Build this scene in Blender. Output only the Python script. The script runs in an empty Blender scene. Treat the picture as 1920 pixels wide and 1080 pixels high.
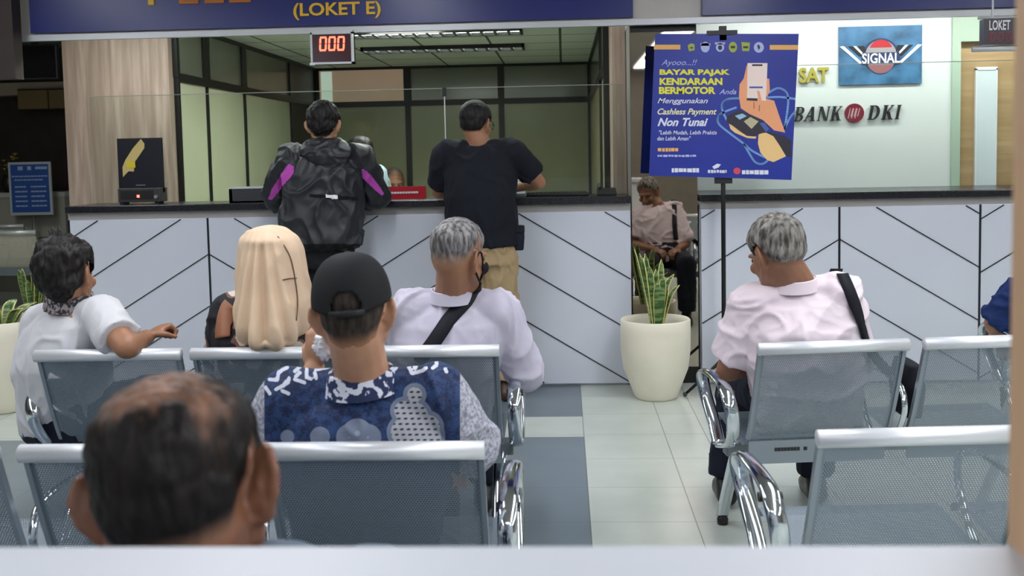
import bpy, bmesh, math, random
import numpy as np
from math import sin, cos, pi, radians, sqrt, atan2
from mathutils import Vector, Matrix, noise as mnoise
random.seed(7)
SC = bpy.context.scene
COL = SC.collection

# ------------------------------------------------------------------ camera
F_PX, C_X, C_Y, CAM_H = 1950.0, 960.0, 430.0, 1.42
_y, _p, _r = radians(2.9), radians(4.15), radians(1.17)
_f = np.array([-sin(_y)*cos(_p), cos(_y)*cos(_p), -sin(_p)])
_r0 = np.array([cos(_y), sin(_y), 0.0]); _u0 = np.cross(_r0, _f)
_R = _r0*cos(_r) - _u0*sin(_r); _U = _u0*cos(_r) + _r0*sin(_r)
CAMP = np.array([0, 0, CAM_H])
cam_d = bpy.data.cameras.new('camera'); cam = bpy.data.objects.new('camera', cam_d); COL.objects.link(cam)
M = Matrix.Identity(4)
for i in range(3):
    M[i][0] = _R[i]; M[i][1] = _U[i]; M[i][2] = -_f[i]; M[i][3] = CAMP[i]
cam.matrix_world = M
cam_d.sensor_width = 36.0; cam_d.lens = 36.0*F_PX/1920.0
cam_d.shift_x = 0.0; cam_d.shift_y = -(540.0-C_Y)/1920.0
cam_d.clip_start = 0.02; cam_d.clip_end = 100
cam_d.dof.use_dof = True; cam_d.dof.focus_distance = 4.6; cam_d.dof.aperture_fstop = 5.6
SC.camera = cam
def PY(x, y, Y):
    """point of the place seen at photo pixel x, y on the upright plane Y (metres from the camera)"""
    d = _f + _R*(x-C_X)/F_PX - _U*(y-C_Y)/F_PX
    return CAMP + d*(Y/d[1])

# ------------------------------------------------------------------ world, exposure
w = bpy.data.worlds.new('world'); SC.world = w; w.use_nodes = True
w.node_tree.nodes['Background'].inputs[0].default_value = (.75, .82, .9, 1)
w.node_tree.nodes['Background'].inputs[1].default_value = 0.45
SC.view_settings.view_transform = 'Standard'
SC.view_settings.look = 'None'
SC.view_settings.gamma = 1.0
SC.view_settings.use_curve_mapping = False
SC.view_settings.exposure = -0.33
HALL_LIGHT = 20.0          # emission of the hall's ceiling strips
BOOTH_LIGHT = 9.0
BATTEN_FILL = 36.0  # emission of the added battens behind the bulkhead

# ------------------------------------------------------------------ helpers: materials
def lin(c):
    return tuple(((v/255.0)/12.92 if v/255.0 <= .04045 else ((v/255.0+.055)/1.055)**2.4) for v in c) + (1.0,)
class NT:
    def __init__(s, name):
        s.m = bpy.data.materials.new(name); s.m.use_nodes = True
        s.t = s.m.node_tree; s.n = s.t.nodes; s.b = s.n['Principled BSDF']; s.out = s.n['Material Output']
    def add(s, typ, **kw):
        nd = s.n.new(typ)
        for k, v in kw.items():
            if k.startswith('i_'): nd.inputs[int(k[2:])].default_value = v
            else: setattr(nd, k, v)
        return nd
    def ln(s, a, b): s.t.links.new(a, b)
    def math(s, op, a, b=None, c=None):
        nd = s.n.new('ShaderNodeMath'); nd.operation = op
        for i, v in enumerate((a, b, c)):
            if v is None: continue
            if isinstance(v, (int, float)): nd.inputs[i].default_value = v
            else: s.ln(v, nd.inputs[i])
        return nd.outputs[0]
    def mix(s, fac, a, b):
        nd = s.n.new('ShaderNodeMix'); nd.data_type = 'RGBA'
        for sock, v in ((nd.inputs[0], fac), (nd.inputs[6], a), (nd.inputs[7], b)):
            if isinstance(v, (int, float, tuple)): sock.default_value = v
            else: s.ln(v, sock)
        return nd.outputs[2]
    def noise(s, scale, detail=3, stretch=None, coord='Object'):
        tc = s.add('ShaderNodeTexCoord'); src = tc.outputs[coord]
        if stretch:
            mp = s.add('ShaderNodeMapping'); mp.inputs['Scale'].default_value = stretch
            s.ln(src, mp.inputs[0]); src = mp.outputs[0]
        nz = s.add('ShaderNodeTexNoise'); nz.inputs['Scale'].default_value = scale; nz.inputs['Detail'].default_value = detail
        s.ln(src, nz.inputs['Vector']); return nz.outputs['Fac']
    def attr(s, name):
        a = s.add('ShaderNodeAttribute'); a.attribute_name = name; return a.outputs['Fac']
    def sstep(s, v, lo, hi):
        nd = s.add('ShaderNodeMapRange'); nd.interpolation_type = 'SMOOTHSTEP'
        nd.inputs[1].default_value = lo; nd.inputs[2].default_value = hi
        s.ln(v, nd.inputs[0]); return nd.outputs[0]
    def bump(s, v, strength=.3, dist=.01):
        bm = s.add('ShaderNodeBump'); bm.inputs['Strength'].default_value = strength; bm.inputs['Distance'].default_value = dist
        s.ln(v, bm.inputs['Height']); s.ln(bm.outputs[0], s.b.inputs['Normal'])
    def base(s, v):
        if isinstance(v, tuple): s.b.inputs['Base Color'].default_value = v
        else: s.ln(v, s.b.inputs['Base Color'])
def mat(name, rgb, rough=.5, metal=0.0, var=0.0, nscale=6, bump=0.0, bscale=40, spec=None, stretch=None, emit=None, estr=0):
    t = NT(name); c = lin(rgb)
    if var:
        n = t.noise(nscale, 3, stretch)
        d = tuple(max(0, v*(1-var)) for v in c[:3]) + (1,); l = tuple(min(1, v*(1+var)) for v in c[:3]) + (1,)
        t.base(t.mix(t.sstep(n, .3, .7), d, l))
    else: t.base(c)
    t.b.inputs['Roughness'].default_value = rough; t.b.inputs['Metallic'].default_value = metal
    if spec is not None: t.b.inputs['Specular IOR Level'].default_value = spec
    if bump: t.bump(t.noise(bscale, 4, stretch), bump, .004)
    if emit:
        t.b.inputs['Emission Color'].default_value = lin(emit); t.b.inputs['Emission Strength'].default_value = estr
    return t.m

# ------------------------------------------------------------------ helpers: meshes
class MB:
    def __init__(s): s.v = []; s.f = []
    def add(s, V, Fc):
        o = len(s.v); s.v += [tuple(p) for p in V]; s.f += [tuple(i+o for i in q) for q in Fc]; return s
    def box(s, x0, x1, y0, y1, z0, z1):
        V = [(x, y, z) for z in (z0, z1) for y in (y0, y1) for x in (x0, x1)]
        return s.add(V, [(0,2,3,1), (4,5,7,6), (0,1,5,4), (2,6,7,3), (0,4,6,2), (1,3,7,5)])
    def bar(s, a, b, w, h, up=(0,0,1)):
        a = np.array(a, float); b = np.array(b, float); d = b-a; d /= np.linalg.norm(d)
        up = np.array(up, float); r = np.cross(d, up); n = np.linalg.norm(r)
        if n < 1e-4: r = np.cross(d, (1,0,0)); n = np.linalg.norm(r)
        r /= n; u = np.cross(r, d)
        V = [p + r*sx*w/2 + u*sz*h/2 for p in (a, b) for sz in (-1,1) for sx in (-1,1)]
        return s.add(V, [(0,2,3,1), (4,5,7,6), (0,1,5,4), (2,6,7,3), (0,4,6,2), (1,3,7,5)])
    def tube(s, pts, r, n=10, flat=1.0, side=None, closed_caps=True):
        pts = [np.array(p, float) for p in pts]; rings = []
        for i, p in enumerate(pts):
            d = pts[min(i+1, len(pts)-1)] - pts[max(i-1, 0)]; d /= np.linalg.norm(d)
            a = np.array(side if side is not None else ((0,0,1) if abs(d[2]) < .9 else (1,0,0)), float)
            a = a - d*(a@d); a /= np.linalg.norm(a); b = np.cross(d, a)
            rr = r[i] if isinstance(r, (list, tuple)) else r
            rings.append([p + a*rr*cos(2*pi*k/n) + b*rr*flat*sin(2*pi*k/n) for k in range(n)])
        V = [q for rg in rings for q in rg]; Fc = []
        for i in range(len(pts)-1):
            for k in range(n):
                Fc.append((i*n+k, i*n+(k+1)%n, (i+1)*n+(k+1)%n, (i+1)*n+k))
        if closed_caps: Fc += [tuple(range(n))[::-1], tuple((len(pts)-1)*n+k for k in range(n))]
        return s.add(V, Fc)
    def lathe(s, prof, c=(0,0,0), n=32):
        V = []; Fc = []
        for (r, z) in prof:
            V += [(c[0]+r*cos(2*pi*k/n), c[1]+r*sin(2*pi*k/n), c[2]+z) for k in range(n)]
        for i in range(len(prof)-1):
            for k in range(n): Fc.append((i*n+k, i*n+(k+1)%n, (i+1)*n+(k+1)%n, (i+1)*n+k))
        return s.add(V, Fc)
    def prism(s, pts, y0, y1):
        """outline in x, z extruded from y0 (front) to y1"""
        n = len(pts); V = [(p[0], y0, p[1]) for p in pts] + [(p[0], y1, p[1]) for p in pts]
        Fc = [tuple(range(n)), tuple(range(2*n-1, n-1, -1))] + [(i, i+n, (i+1)%n+n, (i+1)%n) for i in range(n)]
        return s.add(V, Fc)
    def build(s, name, m, parent=None, smooth=False, bevel=0, solid=0):
        me = bpy.data.meshes.new(name); me.from_pydata(s.v, [], s.f); me.update()
        bm = bmesh.new(); bm.from_mesh(me); bmesh.ops.recalc_face_normals(bm, faces=bm.faces); bm.to_mesh(me); bm.free()
        return link(name, me, m, parent, smooth, bevel, solid)
def link(name, me, m, parent=None, smooth=False, bevel=0, solid=0):
    me.materials.append(m)
    if smooth: me.polygons.foreach_set('use_smooth', [True]*len(me.polygons))
    o = bpy.data.objects.new(name, me); COL.objects.link(o)
    if parent: o.parent = parent
    if solid:
        md = o.modifiers.new('s', 'SOLIDIFY'); md.thickness = solid; md.offset = 0
    if bevel:
        md = o.modifiers.new('b', 'BEVEL'); md.width = bevel; md.segments = 2; md.limit_method = 'ANGLE'
    return o
def thing(name, label, cat, loc=(0,0,0), rz=0, group=None):
    o = bpy.data.objects.new(name, None); COL.objects.link(o); o.empty_display_size = .1
    o.location = loc; o.rotation_euler = (0, 0, rz)
    return tag(o, label, cat, group)
def tag(o, label, cat, group=None):
    o['label'] = label; o['category'] = cat
    if group: o['group'] = group
    return o
def struct(o): o['kind'] = 'structure'; return o
def copy_tree(o, parent=None):
    c = o.copy(); COL.objects.link(c)
    if parent: c.parent = parent
    for ch in list(o.children): copy_tree(ch, c)
    return c
def text_data(body, bold=0.0, shear=0.0, spacing=1.0, extrude=0.0):
    cu = bpy.data.curves.new('t', 'FONT'); cu.body = body; cu.offset = bold; cu.shear = shear
    cu.space_character = spacing; cu.resolution_u = 3
    ob = bpy.data.objects.new('t', cu); COL.objects.link(ob)
    dg = bpy.context.evaluated_depsgraph_get(); dg.update()
    me = bpy.data.meshes.new_from_object(ob.evaluated_get(dg))
    V = np.array([v.co[:] for v in me.vertices]); Fc = [tuple(p.vertices) for p in me.polygons]
    bpy.data.objects.remove(ob); bpy.data.curves.remove(cu); bpy.data.meshes.remove(me)
    return V[:, :2], Fc
def text_into(mb, body, x0, x1, z0, z1, y, depth=0.0, bold=0.0, shear=0.0, spacing=1.0, slope=0.0):
    """flat or raised lettering filling the box x0..x1, z0..z1 on the plane y (facing -y)"""
    V, Fc = text_data(body, bold, shear, spacing)
    lo = V.min(0); hi = V.max(0)
    X = x0 + (V[:,0]-lo[0])/(hi[0]-lo[0])*(x1-x0); Z = z0 + (V[:,1]-lo[1])/(hi[1]-lo[1])*(z1-z0) + (X-x0)*slope if False else z0 + (V[:,1]-lo[1])/(hi[1]-lo[1])*(z1-z0)
    if slope: Z = Z + (X-x0)*slope
    n = len(V)
    mb.add([(X[i], y, Z[i]) for i in range(n)], Fc)
    if depth:
        mb.add([(X[i], y+depth, Z[i]) for i in range(n)], [f[::-1] for f in Fc])
        from collections import Counter
        cnt = Counter(); od = {}
        for f in Fc:
            for a, b in zip(f, f[1:]+f[:1]): cnt[frozenset((a,b))] += 1; od[frozenset((a,b))] = (a, b)
        base = len(mb.v) - 2*n
        for e, k in cnt.items():
            if k == 1:
                a, b = od[e]; mb.f.append((base+a, base+n+a, base+n+b, base+b))
    return mb

# ------------------------------------------------------------------ materials of the setting
M_white = mat('white_laminate', (212, 214, 220), .35, var=.02, nscale=3)
M_cream = mat('cream_board', (206, 200, 194), .5, var=.03)
M_beige = mat('beige_paint', (170, 158, 140), .6, var=.04)
M_mint = mat('pale_mint_wall', (228, 230, 230), .45, var=.02, nscale=2)
M_mintf = mat('mint_frame', (178, 196, 178), .4)
M_black = mat('black_aluminium', (16, 17, 17), .4, spec=.4)
M_blackp = mat('black_plastic', (20, 20, 22), .45)
M_granite = mat('black_granite', (30, 30, 36), .25, var=.12, nscale=60)
M_alum = mat('brushed_aluminium', (190, 192, 192), .35, 1.0)
M_silver = mat('silver_trim', (205, 208, 212), .4, .3)
M_dark = mat('dark_glass', (24, 22, 22), .15)
M_brown = mat('dark_brown_board', (52, 42, 38), .5, var=.15)
M_grey = mat('grey_paint', (120, 118, 112), .6, var=.05)
def wood(name, a, b, sc=(14, 14, .9), rough=.5):
    t = NT(name); n = t.noise(2.2, 6, sc)
    n2 = t.noise(.8, 2, sc)
    c = t.mix(t.sstep(n, .3, .72), lin(a), lin(b)); 
    t.base(t.mix(t.math('MULTIPLY', t.sstep(n2, .45, .6), .5), c, lin(a)))
    t.b.inputs['Roughness'].default_value = rough; return t.m
M_wood = wood('taupe_wood_grain', (150, 128, 115), (186, 164, 151))
M_tan = wood('tan_wood_door', (170, 138, 98), (196, 164, 122), (.7, 9, 9))
M_jamb = wood('light_wood_jamb', (206, 166, 128), (228, 190, 152), (12, 12, .8))
def tilemat():
    t = NT('floor_tiles'); tc = t.add('ShaderNodeTexCoord'); sp = t.add('ShaderNodeSeparateXYZ'); t.ln(tc.outputs['Object'], sp.inputs[0])
    X, Y = sp.outputs[0], sp.outputs[1]
    x = t.math('SUBTRACT', X, .081)
    def edge(v, w):   # 1 on a joint
        fr = t.math('FRACT', v); d = t.math('MINIMUM', fr, t.math('SUBTRACT', 1.0, fr)); return t.math('LESS_THAN', d, w)
    ga = t.math('MULTIPLY', edge(t.math('DIVIDE', t.math('SUBTRACT', x, .404), .405), .006), t.math('LESS_THAN', x, .5))
    gb = t.math('MULTIPLY', edge(t.math('DIVIDE', t.math('SUBTRACT', x, .606), .405), .006), t.math('GREATER_THAN', x, .5))
    gy = edge(t.math('DIVIDE', t.math('SUBTRACT', Y, 4.752), .415), .004)
    g = t.math('MAXIMUM', t.math('MAXIMUM', ga, gb), gy)
    band = t.math('MULTIPLY', t.math('LESS_THAN', x, 0.0), t.math('GREATER_THAN', x, -3.05))
    band = t.math('MULTIPLY', band, t.math('LESS_THAN', Y, 6.3))
    band = t.math('MULTIPLY', band, t.math('SUBTRACT', 1.0, t.math('MULTIPLY', t.math('LESS_THAN', Y, 5.53), t.math('GREATER_THAN', Y, 5.13))))
    nz = t.noise(5, 4)
    light = t.mix(nz, lin((176, 184, 176)), lin((200, 206, 198)))
    dark = t.mix(nz, lin((94, 108, 118)), lin((112, 124, 132)))
    c = t.mix(band, light, dark); c = t.mix(t.math('MULTIPLY', g, .75), c, lin((84, 88, 86)))
    t.base(c); t.b.inputs['Roughness'].default_value = .28
    t.bump(t.noise(3, 2), .05, .01); return t.m
M_floor = tilemat()
def glassmat(name, tint=(1,1,1,1), refl=.06):
    t = NT(name); t.n.remove(t.b)
    tr = t.add('ShaderNodeBsdfTransparent'); tr.inputs[0].default_value = tint
    gl = t.add('ShaderNodeBsdfGlossy'); gl.inputs['Roughness'].default_value = .02
    fr = t.add('ShaderNodeFresnel'); fr.inputs[0].default_value = 1.35
    mx = t.add('ShaderNodeMixShader'); t.ln(fr.outputs[0], mx.inputs[0]); t.ln(tr.outputs[0], mx.inputs[1]); t.ln(gl.outputs[0], mx.inputs[2])
    t.ln(mx.outputs[0], t.out.inputs[0]); return t.m
M_glass = glassmat('clear_screen_glass', (.95, .975, .955, 1))
M_mirror = mat('mirror_silver', (176, 166, 152), .02, 1.0)
M_frost = mat('frosted_film_backlit', (206, 208, 178), .25, var=.05, nscale=1.5)  # paler tone stands in for the lit space behind the left glass
M_frostb = mat('frosted_film_olive', (146, 146, 116), .2, var=.08, nscale=1.5)
M_frostt = mat('smoky_transom_glass', (112, 116, 102), .15, var=.1, nscale=1)
def ceilmat():
    t = NT('ceiling_tiles_green'); tc = t.add('ShaderNodeTexCoord'); sp = t.add('ShaderNodeSeparateXYZ'); t.ln(tc.outputs['Object'], sp.inputs[0])
    def edge(v, s, o, w):
        fr = t.math('FRACT', t.math('DIVIDE', t.math('SUBTRACT', v, o), s)); return t.math('LESS_THAN', t.math('MINIMUM', fr, t.math('SUBTRACT', 1.0, fr)), w/s)
    g = t.math('MAXIMUM', edge(sp.outputs[0], .61, -.62, .011), edge(sp.outputs[1], .61, 8.05, .012))
    t.base(t.mix(g, lin((224, 232, 216)), lin((84, 90, 80)))); t.b.inputs['Roughness'].default_value = .7; return t.m
M_ceil = ceilmat()
M_hallc = mat('hall_ceiling_board', (180, 176, 168), .7, var=.03)
# navy sign print with a soft violet zone at its left
def signblue():
    t = NT('navy_sign_print'); tc = t.add('ShaderNodeTexCoord'); sp = t.add('ShaderNodeSeparateXYZ'); t.ln(tc.outputs['Object'], sp.inputs[0])
    nz = t.noise(1.1, 2)
    t.base(t.mix(nz, lin((14, 34, 110)), lin((34, 44, 122)))); t.b.inputs['Roughness'].default_value = .3; return t.m
M_navy = signblue()
M_yellow = mat('yellow_lettering', (240, 190, 40), .4)
M_goldsat = mat('gold_lettering', (182, 168, 70), .4, .2)
M_ink = mat('black_lettering', (30, 30, 34), .4)
M_whiteink = mat('white_print', (235, 236, 240), .5)

# ================================================================== LARGE STRUCTURE
CY0 = 6.28
fl = struct(MB().box(-9, 7, -4.2, 14, -.1, 0).build('floor', M_floor))
struct(MB().box(-9, 7, -4.2, 6.3, 2.75, 2.85).build('ceiling', M_hallc))
struct(MB().box(-9, 7, -4.3, -4.2, 0, 2.85).build('wall_back', mat('back_wall_paint', (112, 108, 100), .6, var=.05)))
struct(MB().box(6.9, 7, -4.2, 14, 0, 2.85).build('wall_right', M_cream))
struct(MB().box(-9.1, -9, -4.2, 14, 0, 2.85).build('wall_left', M_grey))
# bulkhead above the counters
struct(MB().box(-3.43, 6.9, 6.27, 6.36, 2.19, 2.85).build('wall_bulkhead', M_cream))
struct(MB().box(-3.43, .43, 6.25, 6.29, 2.165, 2.2).build('trim_1', M_silver))
struct(MB().box(.43, 6.9, 6.25, 6.29, 2.165, 2.2).build('trim_2', M_silver))
# booth behind the left counter
BX0, BX1, BY0, BY1, BZ = -2.70, .30, 7.1, 11.3, 2.39
struct(MB().box(-3.45, BX0-.005, 7.1, 7.2, 0, 2.39).build('wall_wood_panel', M_wood))
struct(MB().box(BX1+.02, .405, 6.72, 7.4, 0, 2.3).build('wall_wood_pillar', M_wood))
struct(MB().box(-3.4, BX1+.1, 6.36, BY1, BZ, BZ+.08).build('ceiling_booth', M_ceil))
def frosted_wall(name, axis, a, segs, zs, base_mats, mul, thick=.06):
    """glazed partition: panes between mullions, with a transom; name window_<n>"""
    t = struct(thing(name, None, None)); del t['label']; del t['category']
    fr = MB()
    for k in range(len(segs)-1):
        for j in range(len(zs)-1):
            m = base_mats[j][k]
            if m is None: continue
            b = MB()
            if axis == 'x': b.box(a, a+.012, segs[k]+.01, segs[k+1]-.01, zs[j]+.01, zs[j+1]-.01)
            else: b.box(segs[k]+.01, segs[k+1]-.01, a, a+.012, zs[j]+.01, zs[j+1]-.01)
            b.build('pane', m, t)
    for k, s in enumerate(segs):
        for j in range(len(zs)-1):
            wd = mul[j][k]
            if axis == 'x': fr.box(a-.02, a+.03, s-wd/2, s+wd/2, zs[j], zs[j+1])
            else: fr.box(s-wd/2, s+wd/2, a-.03, a+.02, zs[j], zs[j+1])
    for z in zs[1:]:
        h = .03
        if axis == 'x': fr.box(a-.02, a+.031, segs[0], segs[-1], z-h, z+h if z < 2.3 else z)
        else: fr.box(segs[0], segs[-1], a-.031, a+.02, z-h, z+h if z < 2.3 else z)
    fr.build('window_frame', M_black, t)
    return t
frosted_wall('window_1', 'x', BX0, [7.2, 7.79, 8.72, 10.25, 11.28], [0, 2.0, BZ],
             [[M_frost, M_frost, M_frost, M_brown], [M_frostt, M_frostt, M_frostt, M_brown]],
             [[.03, .025, .03, .10, .08], [.05, .13, .12, .12, .08]])
M_lit = mat('warm_lit_pane', (150, 134, 114), .3, var=.12, nscale=2, emit=(190, 164, 136), estr=.35)  # emission stands in for the lit room beyond this pane
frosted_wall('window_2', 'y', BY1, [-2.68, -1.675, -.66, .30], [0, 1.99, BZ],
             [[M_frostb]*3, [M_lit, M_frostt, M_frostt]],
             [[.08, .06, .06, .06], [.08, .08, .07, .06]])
frosted_wall('window_3', 'x', BX1, [7.15, 8.0, 11.3], [0, 1.99, BZ],
             [[mat('pale_film', (150, 150, 122), .3), mat('pale_film_side', (140, 140, 112), .3)], [M_frostt, M_frostt]],
             [[.03, .03, .05], [.03, .03, .05]])
wl = struct(MB().box(-2.62, -2.50, BY1-.012, BY1-.004, 2.03, 2.35).build('doorway_glow_strip', mat('lit_doorway_strip', (200, 214, 200), .3, emit=(190, 214, 196), estr=.7)))  # glowing sheet in place of a bright door frame beyond the glass
# mirror column between the counters
mc = struct(MB().box(.409, .806, 6.35, 7.3, 0, 2.19).build('wall_column', M_grey))
# wall and door behind the right counter
struct(MB().box(.81, 2.545, 7.0, 7.1, 0, 2.39).build('wall_front', M_mint))
d = struct(MB().box(2.60, 3.6, 7.04, 7.09, 0, 2.09).build('door_1', M_tan))
MB().box(2.72, 2.84, 7.02, 7.045, .85, 1.905).build('door_glass', mat('white_glass_strip', (222, 230, 236), .2), d)
MB().box(2.71, 2.72, 7.015, 7.05, .84, 1.915).box(2.84, 2.85, 7.015, 7.05, .84, 1.915).box(2.71, 2.85, 7.015, 7.05, 1.905, 1.925).build('glass_edge', M_whiteink, d)
struct(MB().box(2.545, 2.60, 6.98, 7.1, 0, 2.09).box(2.545, 3.8, 6.98, 7.1, 2.09, 2.39).build('trim_3', M_mintf))
struct(MB().box(3.6, 6.9, 7.0, 7.1, 0, 2.39).build('wall_front_right', M_mint))
struct(MB().box(.41, 6.9, 6.36, 7.1, 2.39, 2.45).build('ceiling_bank', M_cream))
# room beyond the left end of the counter
struct(MB().box(-9, -2.7, 11.9, 12.0, 0, 2.85).build('wall_far', M_brown))
struct(MB().box(-9, -3.4, 6.3, 12, 2.75, 2.85).build('ceiling_far', M_grey))
struct(MB().box(-9, -3.6, 11.6, 11.9, 2.2, 2.34).build('trim_4', M_beige))
struct(MB().box(-9, -3.0, 11.86, 11.9, 0, .95).build('wall_far_dado', mat('stone_dado', (120, 112, 96), .6, var=.1)))
# service window the photograph is taken through: sill and right jamb
wn = struct(thing('window_4', None, None)); del wn['label']; del wn['category']
M_sill = mat('white_sill', (198, 202, 210), .45)
MB().box(-2.4, .9, .38, .80, 1.07, 1.113).build('window_sill', M_sill, wn, bevel=.006)
MB().box(-2.4, .9, .70, .76, 0, 1.07).build('sill_panel', M_white, wn)
jx = PY(1897, 500, .80)[0]
MB().box(jx, jx+.12, .68, .80, 1.113, 2.75).build('window_jamb', M_jamb, wn)

# hall ceiling lights (they also show in the mirror and the glass)
def emis(name, rgb, s): 
    t = NT(name); t.base((0,0,0,1)); t.b.inputs['Emission Color'].default_value = lin(rgb); t.b.inputs['Emission Strength'].default_value = s; return t.m
M_tube = emis('hall_lamp', (244, 246, 252), HALL_LIGHT)
M_sq = emis('added_square_fill', (246, 250, 244), 42.0)
for x, ya, yb, lb in ((-3.5, -3.8, 5.0, 'long ceiling light strip nearest the left wall'), (-1.1, 1.9, 5.0, 'ceiling light strip over the left benches'),
                      (1.28, -3.8, 5.0, 'long ceiling light strip seen in the mirror column'), (3.6, -3.8, 5.0, 'long ceiling light strip nearest the right wall')):
    t = thing('ceiling_light', lb, 'ceiling light', (x, 0, 2.75), 0, 'hall ceiling lights')
    MB().box(-.19, .19, ya, yb, -.03, -.001).build('light_housing', M_silver, t)
    MB().box(-.16, .16, ya+.05, yb-.05, -.036, -.031).build('diffuser', M_tube, t)
t = thing('ceiling_light', 'added unseen fill light over the window behind the camera', 'ceiling light', (-.4, -2.2, 2.75), 0, 'hall ceiling lights')  # unseen lamp, added to brighten the jamb side
MB().box(-1.0, 1.0, -.19, .19, -.03, -.001).build('light_housing', M_silver, t)
MB().box(-.95, .95, -.16, .16, -.036, -.031).build('diffuser', M_tube, t)
for x_, y_, lb in ((-4.7, 7.4, 'added square fill light over the far left area'), (-1.2, 7.9, 'added square fill light over the clerks in the booth')):  # unseen square lamps, added to lift the far left area and booth
    t = thing('ceiling_light', lb, 'ceiling light', (x_, y_, 2.75 if x_ < -4 else BZ), 0, 'added square fill lights')
    MB().box(-.3, .3, -.3, .3, -.012, -.001).build('light_housing', M_silver, t)
    MB().box(-.27, .27, -.27, .27, -.018, -.013).build('diffuser', M_sq, t)
M_back = emis('added_fill_batten', (240, 250, 245), BATTEN_FILL)
for xa, xb, lb in ((-3.3, .1, 'added fill batten behind the left bulkhead over the booth counter'), (.95, 3.4, 'added fill batten behind the right bulkhead over the bank wall')):  # hidden battens, added to fill the booth and wash the mint wall
    t = thing('ceiling_light', lb, 'ceiling light', ((xa+xb)/2, 6.55, 2.37), 0, 'added fill lights behind the bulkhead'); L = (xb-xa)/2
    MB().box(-L, L, -.06, .06, 0.002, .018).build('light_housing', M_silver, t)
    MB().box(-L+.02, L-.02, -.05, .05, -.004, .001).build('diffuser', M_back, t)
M_bl = emis('booth_lamp', (235, 250, 240), BOOTH_LIGHT)
for (xa, xb, y) in ((-1.66, -.30, 8.15), (-1.78, -.33, 9.38)):
    t = thing('fluorescent_fitting', 'louvred ceiling light inside the booth, %s the hall' % ('nearer to' if y < 9 else 'farther from'), 'ceiling light', ((xa+xb)/2, y, BZ), 0, 'booth ceiling lights')
    L = (xb-xa)/2
    fr = MB().box(-L, L, -.15, -.12, -.035, -.001).box(-L, L, .12, .15, -.035, -.001).box(-L, -L+.02, -.15, .15, -.035, -.001).box(L-.02, L, -.15, .15, -.035, -.001)
    fr.build('light_frame', M_black, t)
    MB().box(-L+.02, L-.02, -.12, .12, -.01, -.002).build('lamp_tray', M_bl, t)
    lv = MB()
    n = 13
    for k in range(1, n): lv.box(-L+2*L*k/n-.012, -L+2*L*k/n+.012, -.12, .12, -.034, -.012)
    lv.build('louvre', mat('louvre_grey', (120, 124, 118), .3, .6), t)

# ================================================================== COUNTERS
M_panel = mat('white_counter_panel', (208, 213, 224), .22, var=.015, nscale=1.5)
M_inlay = mat('dark_metal_inlay', (58, 60, 66), .25, .75)
M_reveal = mat('grey_reveal_strip', (168, 164, 162), .5)
CT = 1.152
def counter(name, label, x0, x1, depth, peaks, zpk, end_left=False):
    """reception counter: panels with chevron inlay, reveal strip; peaks = seam x positions as (x, +1 roof / -1 valley)"""
    t = thing(name, label, 'counter', ((x0+x1)/2, CY0, 0)); cx, cy = (x0+x1)/2, CY0
    seams = [x0] + [p for p, s in peaks if x0 < p < x1] + [x1]
    L = lambda x: x-cx
    for a, b in zip(seams[:-1], seams[1:]):
        MB().box(L(a)+.004, L(b)-.004, 0, .03, .012, 1.065).build('front_panel', M_panel, t, bevel=.002)
    MB().box(L(x0)+.002, L(x1)-.002, .022, .06, .0, 1.075).box(L(x0), L(x0)+.03, .022, depth-.06, 0, 1.075).box(L(x1)-.03, L(x1), .022, depth-.06, 0, 1.075).build('carcass', M_white, t)
    MB().box(L(x0), L(x1), .012, .05, 1.065, 1.11).build('reveal_strip', M_reveal, t)
    MB().box(L(x0), L(x1), -.03, depth, 1.11, CT).build('countertop', M_granite, t, bevel=.004)
    iv = MB(); slope = .61
    for p, s in peaks:
        if x0 < p < x1: iv.box(L(p)-.0065, L(p)+.0065, -.0015, .004, .012, 1.065)
    def clip(xa, za, xb, zb):
        # keep the run inside the panel height and width
        pts = [(xa, za), (xb, zb)]
        (xa, za), (xb, zb) = sorted(pts)
        k = (zb-za)/(xb-xa)
        if xa < x0+.006: za += k*(x0+.006-xa); xa = x0+.006
        if xb > x1-.006: zb -= k*(xb-x1+.006); xb = x1-.006
        if xb-xa < .01: return
        lo, hi = .02, 1.06
        for lim, up in ((lo, 0), (hi, 1)):
            ia = (za > lim) if up else (za < lim); ib = (zb > lim) if up else (zb < lim)
            if ia and ib: return
            if ia: xa = xa + (lim-za)/k; za = lim
            if ib: xb = xb + (lim-zb)/k; zb = lim
        iv.bar((L(xa), .001, za), (L(xb), .001, zb),   .006, .0135, up=(0, 0, 1) if False else (0, 1, 0))
    ps = sorted(peaks)
    for (pa, sa), (pb, sb) in zip(ps[:-1], ps[1:]):
        for k in range(-4, 8):
            top = zpk - .3185*k
            za = top if sa > 0 else top - slope*(pb-pa); zb = top if sb > 0 else top - slope*(pb-pa)
            clip(pa, za, pb, zb)
    iv.build('chevron_inlay', M_inlay, t)
    return t
W = .873
counter('service_counter', 'long white counter with dark chevron lines and black top left of the mirror column', -3.07, .400, .42,
        [(-2.19-W, -1), (-2.19, 1), (-2.19+W, -1), (-2.19+2*W, 1), (-2.19+3*W, -1)], .843)
counter('service_counter', 'white counter with dark chevron lines and black top right of the mirror column', .815, 4.2, .69,
        [(1.638-W, -1), (1.638, 1), (1.638+.823, -1), (1.638+.823+W, 1), (1.638+.823+2*W, -1)], .873)
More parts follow.
